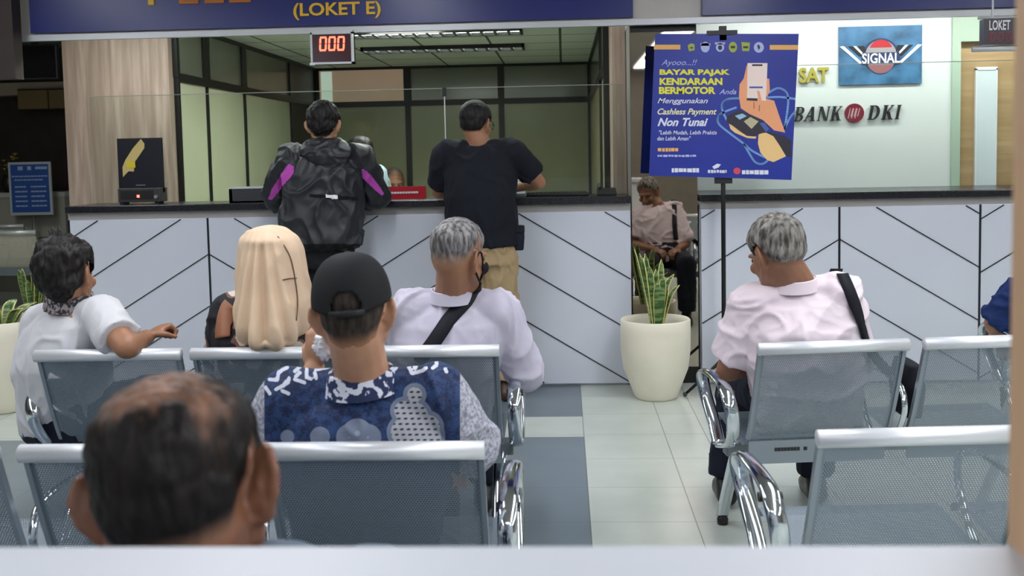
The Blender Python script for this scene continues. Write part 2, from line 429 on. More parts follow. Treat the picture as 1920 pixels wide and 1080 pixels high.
# bring-through glass screens standing on the counters
def screen(label, xs, ztop, y=6.62):
    t = thing('glass_screen', label, 'glass screen', ((xs[0]+xs[-1])/2, y, CT)); cx = (xs[0]+xs[-1])/2
    for a, b in zip(xs[:-1], xs[1:]):
        MB().box(a-cx+.002, b-cx-.002, -.004, .004, .001, ztop-CT).build('glass_pane', M_glass, t)
    ed = MB().box(xs[0]-cx, xs[-1]-cx, -.0045, .0045, ztop-CT, ztop-CT+.004)
    ed.build('polished_edge', mat('glass_edge', (150, 156, 146), .2), t)
    for b in xs[1:-1]:
        MB().box(b-cx-.012, b-cx+.012, -.012, .012, ztop-CT-.05, ztop-CT+.006).build('clamp', M_black, t)
        MB().box(b-cx-.003, b-cx+.003, -.006, .006, .001, ztop-CT-.05).build('seam_strip', M_silver, t)
    return t
screen('clear glass screen standing on the left counter behind the two standing men', [-3.05, -.745, .38], 1.84, 6.6)
screen('clear glass screen standing on the right counter before the bank lettering', [.84, 4.15], 1.93, 6.6)
# mirror and its plinth
t = thing('wall_mirror', 'tall mirror panel on the column between the two counters', 'mirror', (.608, 6.345, 0))
MB().box(-.198, .198, -.012, .004, .10, 2.13).build('mirror_panel', M_mirror, t)
MB().box(-.197, .197, -.02, .004, 2.13, 2.165).build('top_rail', M_black, t)
MB().box(-.197, .197, -.02, .004, 0.0, .10).build('plinth', M_black, t)

# ================================================================== SIGNS
def fx(px, y=6.26): return PY(px, 40, y)[0]
t = thing('sign_panel', 'wide navy sign over the left counter with yellow lettering LOKET E', 'sign', (-1.39, 6.268, 2.2))
MB().box(-1.83, 1.815, -.03, 0, .01, .6).build('sign_board', M_navy, t)
mb = MB(); a = PY(550, 18, 6.23); b = PY(714, 18, 6.23)
text_into(mb, '(LOKET E)', a[0]+1.39, b[0]+1.39, PY(630, 36, 6.23)[2]-2.2, PY(630, 4, 6.23)[2]-2.2, -.042, .01, bold=.02)
mb.build('lettering', M_yellow, t)
mb = MB(); M_orl = mat('orange_lettering', (190, 110, 30), .4)
for i, (xa, xb) in enumerate(((278, 318), (336, 372), (384, 420), (430, 470))):
    # lower ends of the large cut-off line above; only the feet of the strokes are in the photo
    xa, xb = PY(xa, 4, 6.23)[0]+1.39, PY(xb, 4, 6.23)[0]+1.39; z = PY(330, 8, 6.23)[2]-2.2
    if i == 0: mb.box(xa, xa+.035, -.042, -.03, z, z+.2)
    else: MB().box(xa, xa+.035, -.042, -.03, z, z+.2).box(xa+.035, xb, -.042, -.03, z, z+.022).build('letter_foot', M_orl, t)
mb.build('letter_foot', M_yellow, t)
t = thing('sign_panel', 'plain navy sign over the right counter', 'sign', (2.6, 6.268, 2.2))
MB().box(-1.77, 1.8, -.03, 0, .01, .6).build('sign_board', M_navy, t)
# LED number display under the left sign
p0 = PY(583, 121, 6.2); p1 = PY(661, 59, 6.2); cx = (p0[0]+p1[0])/2
hw, z0, z1 = (p1[0]-p0[0])/2, p0[2], p1[2]
t = thing('queue_display', 'red LED number display reading 000 under the left navy sign', 'number display', (cx, 6.2, z0))
H = z1-z0
MB().box(-hw, hw, .0, .06, 0, .012).box(-hw, hw, 0, .06, H-.012, H+.012).box(-hw, -hw+.012, 0, .06, 0, H).box(hw-.012, hw, 0, .06, 0, H).box(-hw, hw, .03, .06, 0, H).build('display_case', M_silver, t)
MB().box(-hw+.012, hw-.012, .006, .03, .012, H-.012).build('display_face', mat('dark_red_acrylic', (62, 14, 28), .2), t)
M_led = emis('led_digit', (255, 96, 70), 5.0)
def seg0(mb, x, z, w, h, s, y):
    k = .0055
    def bar(x0, z0, x1, z1): mb.add([(x0-k+s*(z0-z), y, z0), (x0+k+s*(z0-z), y, z0), (x1+k+s*(z1-z), y, z1), (x1-k+s*(z1-z), y, z1)], [(0,1,2,3)])
    for (a0, b0, a1, b1) in ((0, .06, 0, .47), (0, .53, 0, .94), (1, .06, 1, .47), (1, .53, 1, .94)): bar(x+a0*w, z+b0*h, x+a1*w, z+b1*h)
    for bb in (0, 1):
        zz = z+bb*h; mb.add([(x-.002+s*(zz-z), y, zz-k), (x+w+.002+s*(zz-z), y, zz-k), (x+w+.002+s*(zz-z), y, zz+k), (x-.002+s*(zz-z), y, zz+k)], [(0,1,2,3)])
for k in range(3):
    mb = MB(); seg0(mb, -.072+.054*k, H*.44, .034, H*.40, .07, .005); mb.build('digit', M_led, t)
MB().box(-hw-.006, -hw+.025, -.004, 0, -.004, .01).build('sticker', M_whiteink, t)
for s in (-.6, .6): MB().box(hw*s-.006, hw*s+.006, .03, .042, H+.01, 2.165-z0).build('hanger', M_alum, t)
# hanging display at the far right
p0 = PY(1844, 84, 6.0); p1 = PY(1925, 34, 6.0)
x0, x1 = p0[0]-p0[0], p1[0]-p0[0]; H = p1[2]-p0[2]
t = thing('queue_display', 'dark hanging display with white lettering LOKET at the right edge', 'number display', (p0[0], 6.0, p0[2]))
MB().box(0, .4, 0, .06, 0, H).build('display_case', mat('dark_violet_case', (50, 42, 52), .3), t)
mb = MB(); text_into(mb, 'LOKET', .03, .145, H*.56, H*.95, -.002, bold=.02); mb.build('lettering', M_whiteink, t)
mb = MB(); 
for k in range(4): seg0(mb, .035+.045*k, H*.14, .022, H*.3, .05, -.002)
mb.build('digit', mat('unlit_red_digit', (120, 44, 56), .4), t)
MB().tube([(-.05, .03, -.02), (.5, .03, -.02)], .017).build('lower_tube', M_silver, t, smooth=True)
MB().tube([(-.02, .03, H+.01), (.5, .03, H+.01)], .008).build('upper_rail', M_silver, t, smooth=True)
for x in (.06, .34): MB().tube([(x, .03, H), (x, .03, 2.75-p0[2])], .006).build('hanger', M_silver, t)
# lettering and poster on the mint wall
WY = 6.995
def wall_text(name, label, cat, items, y=WY):
    t = None
    return t
a = PY(1497, 156, WY); b = PY(1553, 126, WY)
t = thing('wall_lettering', 'gold raised letters SAT on the mint wall beside the blue promotion board', 'lettering', (a[0], WY, a[2]))
mb = MB(); text_into(mb, 'SAT', 0, b[0]-a[0], 0, b[2]-a[2], -.02, .02, bold=.03); mb.build('letters', M_goldsat, t)
def serif(mb, ch, x, z, w, h, y, sl=.2, d=.015):
    """one slanted serif capital drawn from strokes (thick stems, thin arms, slab serifs)"""
    T, N, S = .24*w, .09*w, .06*h
    def q(pts): mb.prism([(x+px*w+sl*pz*h, z+pz*h) for px, pz in pts], y, y+d)
    def stem(px, t): 
        tw = t/w; q([(px, 0), (px+tw, 0), (px+tw, 1), (px, 1)])
    def ser(px, t, at): 
        tw = t/w; q([(px-.09, at), (px+tw+.09, at), (px+tw+.09, at+.06), (px-.09, at+.06)])
    def diag(x0, z0, x1, z1, t): tw = t/w; q([(x0, z0), (x0+tw, z0), (x1+tw, z1), (x1, z1)])
    def bowl(cx, cz, rx, rz, t, half=True):
        n = 14; tw = t/w
        o = [(cx+rx*cos(a), cz+rz*sin(a)) for a in [(-pi/2)+pi*k/n for k in range(n+1)]]
        i = [(cx+(rx-tw)*cos(a), cz+(rz-.07)*sin(a)) for a in [(-pi/2)+pi*k/n for k in range(n+1)]]
        for k in range(n): q([o[k], o[k+1], i[k+1], i[k]])
    if ch == 'B':
        stem(.1, T); ser(.1, T, 0); ser(.1, T, .94)
        for cz, rz in ((.25, .25), (.745, .255)):
            bowl(.5, cz, .42, rz, T)
            for e in (cz-rz, cz+rz-.07): q([(.2, e), (.52, e), (.52, e+.07), (.2, e+.07)])
    if ch == 'D':
        stem(.1, T); ser(.1, T, 0); ser(.1, T, .94); bowl(.45, .5, .52, .5, T)
        for e in (0, .93): q([(.2, e), (.5, e), (.5, e+.07), (.2, e+.07)])
    if ch == 'I': stem(.35, T); ser(.35, T, 0); ser(.35, T, .94)
    if ch == 'K':
        stem(.1, T); ser(.1, T, 0); ser(.1, T, .94); diag(.3, .42, .82, 1, N); diag(.72, 0, .4, .55, T); ser(.76, N, .94); ser(.72, T, 0)
    if ch == 'N':
        stem(.08, N); stem(.86, N); diag(.72, 0, .05, 1, T); ser(.08, N, 0); ser(.86, N, .94); ser(.02, N, .94)
    if ch == 'A':
        diag(.0, 0, .47, 1, N); diag(.68, 0, .45, 1, T); q([(.2, .3), (.72, .3), (.72, .37), (.22, .37)]); ser(.0, N, 0); ser(.68, T, 0)
a = PY(1489, 228, WY); b = PY(1576, 200, WY)
t = thing('wall_lettering', 'black slanted BANK DKI letters with a striped red ball on the mint wall', 'lettering', (a[0], WY, a[2]))
def lx(px): return PY(px, 214, WY)[0]-a[0]
hh = (PY(1600, 199, WY)-PY(1600, 226, WY))[2]
for ch, p0, p1 in (('B', 1487, 1507), ('A', 1507, 1529), ('N', 1531, 1553), ('K', 1555, 1577), ('D', 1625, 1649), ('K', 1651, 1674), ('I', 1672, 1692)):
    mb = MB(); serif(mb, ch, lx(p0), 0, (lx(p1)-lx(p0))*.88, hh, -.018); mb.build('letter', M_ink, t)
cxx, czz, rr = lx(1601), hh*.5, (lx(1619)-lx(1583))/2
mb = MB().prism([(cxx+rr*cos(2*pi*k/28), czz+rr*sin(2*pi*k/28)) for k in range(28)], -.015, 0); ball = mb.build('red_ball', mat('dark_red_emblem', (122, 26, 46), .35), t)
mb = MB()
for o in (-.45, -.1, .25):
    for k in range(2):
        xa = cxx+rr*(o-.12+.28*k); mb.prism([(xa-rr*.14, czz-rr*.55+rr*.2*k), (xa-rr*.05, czz-rr*.55+rr*.2*k), (xa+rr*.17, czz+rr*.5), (xa+rr*.1, czz+rr*.5)], -.017, -.0145)
mb.build('ball_stripes', mat('pale_emblem_stripe', (214, 170, 176), .4), ball)
# SIGNAL poster
a = PY(1572, 160, WY); b = PY(1728, 47, WY); Wd, Hd = b[0]-a[0], b[2]-a[2]
t = thing('poster', 'blue landscape poster with a winged round SIGNAL emblem on the mint wall', 'poster', (a[0], WY, a[2]))
MB().box(0, Wd, -.012, 0, 0, Hd).build('poster_sheet', mat('mottled_blue_print', (64, 108, 146), .4, var=.45, nscale=7), t)
def sp(cx, cy): return ((cx-325)/700*Wd, Hd-(cy-125)/505*Hd)
mb = MB(); mb2 = MB()
for s in (0, 1):
    def mir(c): return c if not s else (2*677-c[0], c[1])
    mb.prism([sp(*mir(c)) for c in ((330, 295), (365, 292), (520, 440), (500, 450))], -.016, -.012)
    mb2.prism([sp(*mir(c)) for c in ((405, 295), (440, 295), (520, 375), (500, 385))], -.017, -.012)
    mb2.prism([sp(*mir(c)) for c in ((480, 295), (535, 295), (560, 350), (520, 345))], -.017, -.012)
    mb.prism([sp(*mir(c)) for c in ((445, 295), (470, 295), (530, 360), (518, 370))], -.016, -.012)
mb.build('emblem_wings', M_whiteink, t); mb2.build('emblem_bars', M_ink, t)
def disc(mb, cx, cy, r, y0, y1, a0=0, a1=2*pi, n=30, rx=1.0):
    mb.prism([sp(cx+r*rx*cos(a0+(a1-a0)*k/n), cy-r*sin(a0+(a1-a0)*k/n)) for k in range(n+(0 if a1-a0 > 6 else 1))], y0, y1)
mb = MB(); disc(mb, 677, 380, 150, -.016, -.012); mb.build('emblem_ring', mat('navy_emblem', (40, 58, 100), .4), t)
mb = MB(); disc(mb, 677, 380, 132, -.0175, -.012); mb.build('emblem_disc', mat('grey_emblem', (158, 150, 152), .4), t)
mb = MB(); disc(mb, 677, 345, 100, -.019, -.012, radians(20), radians(160), 20); mb.build('emblem_cap', mat('red_emblem', (186, 40, 50), .4), t)
mb = MB(); disc(mb, 677, 420, 118, -.0185, -.012, radians(200), radians(340), 20); mb.build('emblem_base', mat('dusky_red_emblem', (150, 98, 104), .4), t)
x0, zb = sp(518, 448); x1, zt = sp(836, 360)
mb = MB().prism([(x0-.004, zb-.004), (x1+.004, zb-.004), (x1-.004, zt+.004), (x0+.004, zt+.004)], -.0195, -.012); mb.build('emblem_band', mat('dark_blue_band', (36, 50, 92), .4), t)
mb = MB(); text_into(mb, 'SIGNAL', x0, x1, zb, zt, -.0205, bold=.02); mb.build('lettering', M_whiteink, t)

# ================================================================== THINGS ON THE COUNTER
p = PY(222, 380, 6.45); q = PY(299, 258, 6.45)
t = thing('display_stand', 'black upright card display with yellow drawing and red lamp on the left counter', 'display', ((p[0]+q[0])/2, 6.45, CT))
hw = (q[0]-p[0])/2; H = q[2]-CT
MB().box(-hw, hw, .02, .05, .07, H).build('back_card', mat('blue_black_card', (18, 18, 34), .35), t)
bx = MB().box(-hw+.012, hw, -.03, .09, .012, .10).build('base_box', mat('dark_grey_box', (58, 54, 54), .4), t, bevel=.004)
MB().box(-hw+.03, hw-.045, -.033, -.028, .03, .085).build('front_panel', M_blackp, bx)
MB().box(-.006, .010, -.036, -.03, .042, .058).build('red_lamp', emis('red_lamp', (255, 70, 60), 12), bx)
MB().tube([(hw-.025, -.03, .045), (hw-.025, -.042, .045)], .012).build('knob', M_alum, bx)
for sx in (-1, 1): MB().box(sx*(hw-.03)-.012, sx*(hw-.03)+.012, -.02, .07, 0, .013).build('foot', M_blackp, t)
def dp(cx, cy): return (-hw+(cx-150)/500*2*hw, H-(cy-125)/860*(H-0.0))
MB().prism([dp(*c) for c in ((425, 140), (465, 200), (460, 260), (350, 430), (330, 560), (270, 555), (205, 630), (205, 500), (240, 410), (330, 260))], .014, .019).build('drawn_figure', mat('pale_yellow_drawing', (214, 190, 122), .5), t)
MB().prism([dp(*c) for c in ((255, 430), (350, 425), (355, 510), (260, 510))], .010, .014).build('drawn_square', mat('bright_yellow_square', (222, 204, 40), .5), t)
MB().box(-.03, .03, .016, .0195, .115, .121).build('small_mark', mat('grey_mark', (120, 124, 128), .5), t)
# dark tray at the left of the jacketed man
p = PY(443, 371, 6.5); q = PY(520, 349, 6.5)
t = thing('desk_tray', 'dark grey shallow tray on the left counter beside the man in the jacket', 'tray', ((p[0]+q[0])/2, 6.36, CT)); hw = (q[0]-p[0])/2; H = q[2]-CT
MB().box(-hw, hw, 0, .02, .0, H-.008).box(-hw, hw, .16, .18, 0, H-.008).box(-hw, -hw+.02, 0, .18, 0, H-.008).box(hw-.02, hw, 0, .18, 0, H-.008).box(-hw, hw, 0, .18, 0, .01).build('tray_body', mat('dark_grey_tray', (52, 54, 58), .5), t)
MB().box(-hw-.004, hw+.004, -.004, .022, H-.008, H).box(-hw-.004, hw+.004, .16, .184, H-.008, H).build('tray_rim', M_silver, t)
# red name block
p = PY(716, 367, 6.5); q = PY(797, 349, 6.5)
t = thing('name_block', 'red desk sign with a white line on the counter between the standing men', 'desk sign', ((p[0]+q[0])/2, 6.5, CT)); hw = (q[0]-p[0])/2; H = max(.05, q[2]-CT)
MB().add([(-hw, 0, 0), (hw, 0, 0), (hw, .05, 0), (-hw, .05, 0), (-hw, .018, H), (hw, .018, H), (hw, .032, H), (-hw, .032, H)], [(0,3,2,1), (4,5,6,7), (0,1,5,4), (2,3,7,6), (0,4,7,3), (1,2,6,5)]).build('block', mat('red_acrylic', (150, 8, 28), .6, spec=.2), t)
mb = MB(); k = -hw+.04
while k < hw-.05:
    wdt = random.uniform(.012, .022); z = H*.5
    mb.box(k, min(k+wdt, hw-.04), .0065, .009, z-.006, z+.006); k += wdt+.0025
mb.build('white_line', M_whiteink, t)
# reader and terminals right of the man in black
p = PY(972, 345, 6.5)
t = thing('card_reader', 'small grey and white card machine under the right hand of the man in black', 'card machine', (p[0], 6.42, CT))
MB().add([(-.05, -.05, 0), (.05, -.05, 0), (.05, .1, 0), (-.05, .1, 0), (-.05, -.05, .025), (.05, -.05, .025), (.05, .1, .06), (-.05, .1, .06)], [(0,3,2,1), (4,5,6,7), (0,1,5,4), (2,3,7,6), (0,4,7,3), (1,2,6,5)]).build('machine_body', mat('mid_grey_plastic', (110, 112, 118), .4), t, bevel=.006)
MB().box(-.035, .035, .105, .115, .05, .11).build('paper_slip', M_whiteink, t)
p = PY(1050, 355, 6.75)
t = thing('keyboard', 'flat black keyboard lying on the counter right of the man in black', 'keyboard', (p[0]-.02, 6.52, CT))
MB().box(-.2, .2, -.07, .07, .002, .02).build('keyboard_base', M_blackp, t, bevel=.004)
mb = MB()
for i in range(14):
    for j in range(4): mb.box(-.185+i*.0265, -.163+i*.0265, -.058+j*.03, -.034+j*.03, .02, .026)
mb.build('keys', mat('black_key', (34, 34, 36), .5), t)
p = PY(1070, 352, 6.95)
t = thing('desk_phone', 'small dark desk phone right of the keyboard on the left counter', 'telephone', (p[0]+.22, 6.5, 1.152))
MB().add([(-.06, -.06, 0), (.06, -.06, 0), (.06, .06, 0), (-.06, .06, 0), (-.06, -.06, .02), (.06, -.06, .02), (.06, .06, .045), (-.06, .06, .045)], [(0,3,2,1), (4,5,6,7), (0,1,5,4), (2,3,7,6), (0,4,7,3), (1,2,6,5)]).build('phone_base', M_blackp, t, bevel=.005)
MB().tube([(-.045, -.055, .05), (-.045, -.02, .058), (-.045, .03, .066), (-.045, .055, .062)], [.014, .009, .009, .014]).build('handset', mat('grey_handset', (60, 60, 60), .4), t, smooth=True)
# small white notice on the screen by the man in black
p = PY(971, 278, 6.61)
t = thing('notice', 'small white slip stuck on the glass screen right of the man in black', 'notice', (p[0], 6.613, p[2]))
MB().add([(-.03, 0, .022), (.02, 0, .026), (.045, 0, -.04), (.02, 0, -.03)], [(0,1,2,3)]).build('slip', M_whiteink, t, solid=.001)

# ================================================================== PROMOTION STAND
BY = 5.99
bc = (PY(1229, 64, BY)+PY(1497, 64, BY)+PY(1483, 336, BY)+PY(1219, 329, BY))/4
t = thing('promotion_stand', 'black pole stand with a blue cashless tax payment board before the right counter', 'sign stand', (bc[0], BY, 0))
BZc = bc[2]; k0 = 1.0/325.0/3.6*1.0
def bp(cx, cy):
    q = PY(1200+cx/3.6, 50+cy/3.6, BY); return (q[0]-bc[0], q[2])
M_bblue = mat('royal_blue_print', (22, 44, 148), .4, var=.08, nscale=4)
board = MB().prism([bp(103, 48), bp(1072, 48), bp(1022, 1035), bp(62, 1005)], 0, .012).build('board', M_bblue, t)
def pr(name, m, polys, y=-.0015):
    mb = MB()
    for p in polys: mb.prism([bp(*c) for c in p], y, .001)
    return mb.build(name, m, board)
def ell(cx, cy, rx, ry, n=18, rot=0): return [(cx+rx*cos(2*pi*k/n)*cos(rot)-ry*sin(2*pi*k/n)*sin(rot), cy+rx*cos(2*pi*k/n)*sin(rot)+ry*sin(2*pi*k/n)*cos(rot)) for k in range(n)]
def rc(x0, y0, x1, y1): return [(x0, y0), (x1, y0), (x1, y1), (x0, y1)]
M_or = mat('orange_print', (236, 178, 96), .5); M_yel = mat('yellow_print', (232, 226, 60), .5); M_wpr = mat('white_print_board', (222, 226, 240), .5)
M_cable = mat('light_blue_print', (130, 176, 240), .5); M_skinp = mat('drawn_skin', (238, 164, 118), .5); M_skinq = mat('drawn_skin_pale', (240, 200, 136), .5)
M_lil = mat('lilac_print', (176, 184, 232), .5); M_dk = mat('dark_print', (40, 36, 52), .5)
for q_ in (rc(94, 122, 272, 154), rc(876, 124, 1068, 156)): pr('orange_bar', M_or, [q_])
for q_ in ([ell(440, 138, 30, 36), rc(408, 112, 474, 130)], [ell(540, 140, 28, 30), rc(506, 106, 574, 120)], [ell(802, 140, 34, 36)]): pr('badge', M_lil, q_)
M_olv = mat('olive_print', (160, 176, 70), .5)
for q_ in ([(322, 125), (345, 112), (368, 120), (368, 160), (330, 166)], ell(627, 138, 28, 36), [(684, 104), (742, 108), (736, 166), (690, 164)]): pr('badge', M_olv, [q_])
for q_ in (ell(540, 142, 14, 16), rc(612, 130, 642, 146), rc(696, 132, 730, 146), rc(340, 138, 356, 148), [(790, 128), (802, 120), (812, 140), (800, 160)]): pr('badge_mark', M_dk, [q_], -.0022)
def btext(name, m, body, cx0, cy0, cx1, cy1, bold=.0, shear=0.0, y=-.0018):
    V, Fc = text_data(body, bold, shear); lo = V.min(0); hi = V.max(0); mb = MB()
    P = [bp(cx0+(v[0]-lo[0])/(hi[0]-lo[0])*(cx1-cx0), cy1-(v[1]-lo[1])/(hi[1]-lo[1])*(cy1-cy0)) for v in V]
    mb.add([(p[0], y, p[1]) for p in P], Fc); return mb.build(name, m, board)
btext('lettering', M_lil, 'Ayooo...!!', 145, 222, 384, 272, 0, .35)
btext('lettering', M_yel, 'BAYAR PAJAK', 132, 288, 606, 336, .045)
btext('lettering', M_yel, 'KENDARAAN', 132, 346, 556, 394, .045)
btext('lettering', M_yel, 'BERMOTOR', 128, 406, 510, 455, .045)
btext('lettering', M_lil, 'Anda', 534, 422, 650, 456, .01, .35)
btext('lettering', M_wpr, 'Menggunakan', 118, 482, 458, 528, .01, .35)
btext('lettering', mat('cream_print', (232, 228, 180), .5), 'Cashless Payment', 118, 552, 518, 606, .02, .35)
btext('lettering', M_wpr, 'Non Tunai', 118, 616, 458, 672, .03, .35)
btext('lettering', M_wpr, '"Lebih Mudah, Lebih Praktis', 128, 700, 518, 732, .01, .2)
btext('lettering', M_wpr, 'dan Lebih Aman"', 116, 740, 342, 768, .01, .2)
def squiggle(x0, y0, x1, y1, n):
    """a line too small to read: broken bars of uneven length"""
    out = []; x = x0; rnd = random.Random(int(x0*7+y0))
    while x < x1-4:
        wd = rnd.uniform(.5, 1.6)*(x1-x0)/n; out.append(rc(x, y0+rnd.uniform(0, 3), min(x+wd, x1), y1-rnd.uniform(0, 3))); x += wd+rnd.uniform(3, 6)
    return out
pr('small_print', M_or, squiggle(120, 818, 264, 844, 8)); pr('small_print', M_lil, squiggle(118, 864, 378, 880, 14))
pr('partner_mark', M_wpr, squiggle(214, 954, 404, 984, 9)); pr('partner_mark', M_wpr, squiggle(458, 966, 584, 988, 7)+[[(488, 945), (520, 925), (546, 930), (530, 950), (500, 962)]])
pr('partner_mark', mat('red_print', (214, 70, 90), .5), [ell(655, 974, 24, 22)]); pr('partner_mark', M_wpr, squiggle(688, 968, 866, 998, 9))
def cable(pts, w=7):
    P = []
    n = len(pts)
    for i in range(n-1):
        p0, p1, p2, p3 = [np.array(pts[min(max(j, 0), n-1)], float) for j in (i-1, i, i+1, i+2)]
        for k in range(6):
            s = k/6; P.append(.5*((2*p1)+(-p0+p2)*s+(2*p0-5*p1+4*p2-p3)*s*s+(-p0+3*p1-3*p2+p3)*s**3))
    P.append(np.array(pts[-1], float)); polys = []
    for a, b in zip(P[:-1], P[1:]):
        d = b-a; L = np.linalg.norm(d)
        if L < 1e-6: continue
        nn = np.array([-d[1], d[0]])/L*w; e = d/L*2; polys.append([tuple(a-e+nn), tuple(a-e-nn), tuple(b+e-nn), tuple(b+e+nn)])
    return polys
for pts in ([(870, 445), (930, 415), (985, 440), (1000, 500), (990, 600), (975, 690)], [(860, 478), (950, 475), (1048, 488)], [(1048, 570), (1010, 620), (975, 690)],
            [(670, 484), (600, 488), (560, 510), (555, 560), (590, 640)], [(650, 545), (560, 580), (528, 610), (535, 660), (620, 730), (700, 790), (760, 840), (860, 890)],
            [(700, 790), (740, 860), (780, 915), (830, 925), (875, 890)]):
    cb = MB()
    for p in cable(pts): cb.prism([bp(*c) for c in p], -.0012, .001)
    cb.build('drawn_cable', M_cable, board)
pr('drawn_hand', M_skinp, [[(720, 262), (735, 250), (740, 500), (800, 470), (850, 486), (905, 500), (935, 590), (980, 715), (905, 700), (830, 630), (740, 590), (680, 550), (668, 470), (672, 390), (700, 350)],
                           [(852, 350), (872, 352), (876, 430), (856, 480), (846, 440)]], -.002)
pr('drawn_phone', mat('phone_print', (244, 222, 214), .5), [[(726, 246), (860, 246), (850, 500), (722, 496)]], -.0026)
for q_ in (rc(756, 254, 826, 266), [(722, 482), (794, 484), (792, 502), (718, 498)]): pr('phone_edge', M_dk, [q_], -.003)
pr('phone_screen_bars', mat('blue_bar_print', (70, 90, 170), .5), [rc(738, 404, 828, 416)], -.003)
pr('drawn_finger', M_skinp, [[(790, 430), (806, 436), (822, 500), (790, 545), (770, 530), (798, 490)]], -.0034)
pr('finger_lines', mat('finger_line_print', (150, 92, 60), .5), [[(766, 510), (771, 510), (771, 555), (766, 555)], [(804, 530), (809, 530), (806, 570), (801, 570)]], -.0034)
pr('drawn_terminal', M_dk, [[(590, 600), (670, 562), (800, 620), (870, 670), (850, 710), (760, 742), (690, 720), (600, 650), (580, 640)]], -.003)
pr('terminal_screen', mat('pale_blue_print', (150, 196, 220), .5), [[(640, 602), (690, 586), (720, 604), (672, 628)]], -.0036)
pr('terminal_keys', mat('khaki_print', (188, 180, 146), .5), [[(700, 640), (745, 610), (800, 640), (752, 690)]], -.0036)
pr('terminal_slip', mat('steel_blue_print', (70, 96, 176), .5), [[(806, 650), (840, 648), (872, 690), (850, 712)]], -.0036)
pr('drawn_lower_hand', M_skinq, [[(600, 655), (625, 668), (720, 738), (785, 742), (780, 756), (725, 752), (640, 716), (610, 690)], [(800, 720), (860, 715), (900, 740), (940, 800), (985, 875), (900, 914), (858, 900), (812, 850), (796, 790)]], -.003)
pr('drawn_sleeve', M_dk, [[(835, 708), (880, 712), (980, 740), (1020, 770), (1020, 880), (985, 872), (940, 800), (900, 740)]], -.0036)
MB().tube([(0, .03, .02), (0, .03, BZc+.44)], .013, 12).build('pole', M_black, t, smooth=True)
MB().box(-.09, .08, -.006, .02, BZc+.40, BZc+.425).box(-.02, .02, .0, .03, BZc+.37, BZc+.45).build('top_clip', M_blackp, t)
MB().box(-.05, .05, .012, .03, BZc-.44, BZc-.40).build('lower_bracket', M_blackp, t)
for a in (200, 320, 80):
    x, y = cos(radians(a))*.25, sin(radians(a))*.16+.03
    lg = MB().tube([(0, .03, .22), (x*.55, .03+(y-.03)*.55, .10), (x, y, .012)], .009, 8).build('leg', M_black, t, smooth=True)
    MB().tube([(x*.96, .03+(y-.03)*.96, .016), (x*1.03, .03+(y-.03)*1.03, .012)], .012, 8).build('rubber_foot', M_blackp, lg)
# stand collar
MB().tube([(0, .03, .2), (0, .03, .26)], .02, 12).build('collar', M_blackp, t, smooth=True)

# ================================================================== PLANTS
M_pot = mat('cream_glazed_pot', (226, 220, 200), .4, var=.03)
M_soil = mat('dark_soil', (70, 62, 50), .9, var=.3, nscale=30)
def leafmat():
    t = NT('snake_leaf'); u = t.add('ShaderNodeUVMap'); sp_ = t.add('ShaderNodeSeparateXYZ'); t.ln(u.outputs[0], sp_.inputs[0])
    e = t.math('ABSOLUTE', t.math('SUBTRACT', sp_.outputs[0], .5))
    n = t.noise(26, 3, (.5, .5, 3))
    c = t.mix(t.sstep(n, .4, .62), lin((48, 84, 40)), lin((118, 142, 84)))
    t.base(t.mix(t.sstep(e, .36, .42), c, lin((208, 204, 128)))); t.b.inputs['Roughness'].default_value = .4; return t.m
M_leaf = leafmat()
M_leafd = mat('dark_green_leaf', (52, 78, 40), .45, var=.4, nscale=14)
def leaf(parent, base, h, wd, lean, az, twist, m, curl=0.0, name='leaf'):
    n = 12; V = []; Fc = []; UV = []
    for i in range(n+1):
        s = i/n; ww = wd*(.55+.6*s)*(1-s**5)**.6 if s < 1 else .0; ww = max(ww, .001)
        out = lean*h*s + curl*h*max(0, s-.6)**2*3; z = h*s*(1-.25*lean*s) - curl*h*max(0, s-.6)**2*1.6
        c = np.array([base[0]+cos(az)*out, base[1]+sin(az)*out, base[2]+z]); ta = az+pi/2+twist*(1+.6*s)
        for u in (-1, -.5, 0, .5, 1):
            off = np.array([cos(ta), sin(ta), 0])*ww/2*u; dep = np.array([-sin(ta), cos(ta), 0])*(abs(u)-.5)*ww*.22
            V.append(c+off+dep); UV.append(((u+1)/2, s))
    for i in range(n):
        for k in range(4): Fc.append((i*5+k, i*5+k+1, (i+1)*5+k+1, (i+1)*5+k))
    me = bpy.data.meshes.new(name); me.from_pydata([tuple(v) for v in V], [], Fc)
    ul = me.uv_layers.new(name='UVMap')
    for lp in me.loops: ul.data[lp.index].uv = UV[lp.vertex_index]
    return link(name, me, m, parent, True, 0, .004)
def pot(parent, rt, h, rb, n=40):
    prof = [(0, .0), (rb*.92, 0), (rb, .012), (rb*1.12, h*.12), (rt*.93, h*.38), (rt*1.0, h*.62), (rt*1.005, h*.85), (rt, h-.006), (rt-.006, h), (rt-.02, h-.004), (rt-.03, h*.93), (rt-.035, h*.86)]
    MB().lathe(prof, (0,0,0), n).build('pot', M_pot, parent, True)
    MB().lathe([(0, h*.88), (rt*.5, h*.89), (rt-.03, h*.875)], (0,0,0), n).build('soil', M_soil, parent, True)
t = thing('potted_snake_plant', 'tall snake plant in a round cream pot before the mirror column', 'potted plant', (.512, 5.96, 0))
pot(t, .2, .46, .125)
rnd = random.Random(3)
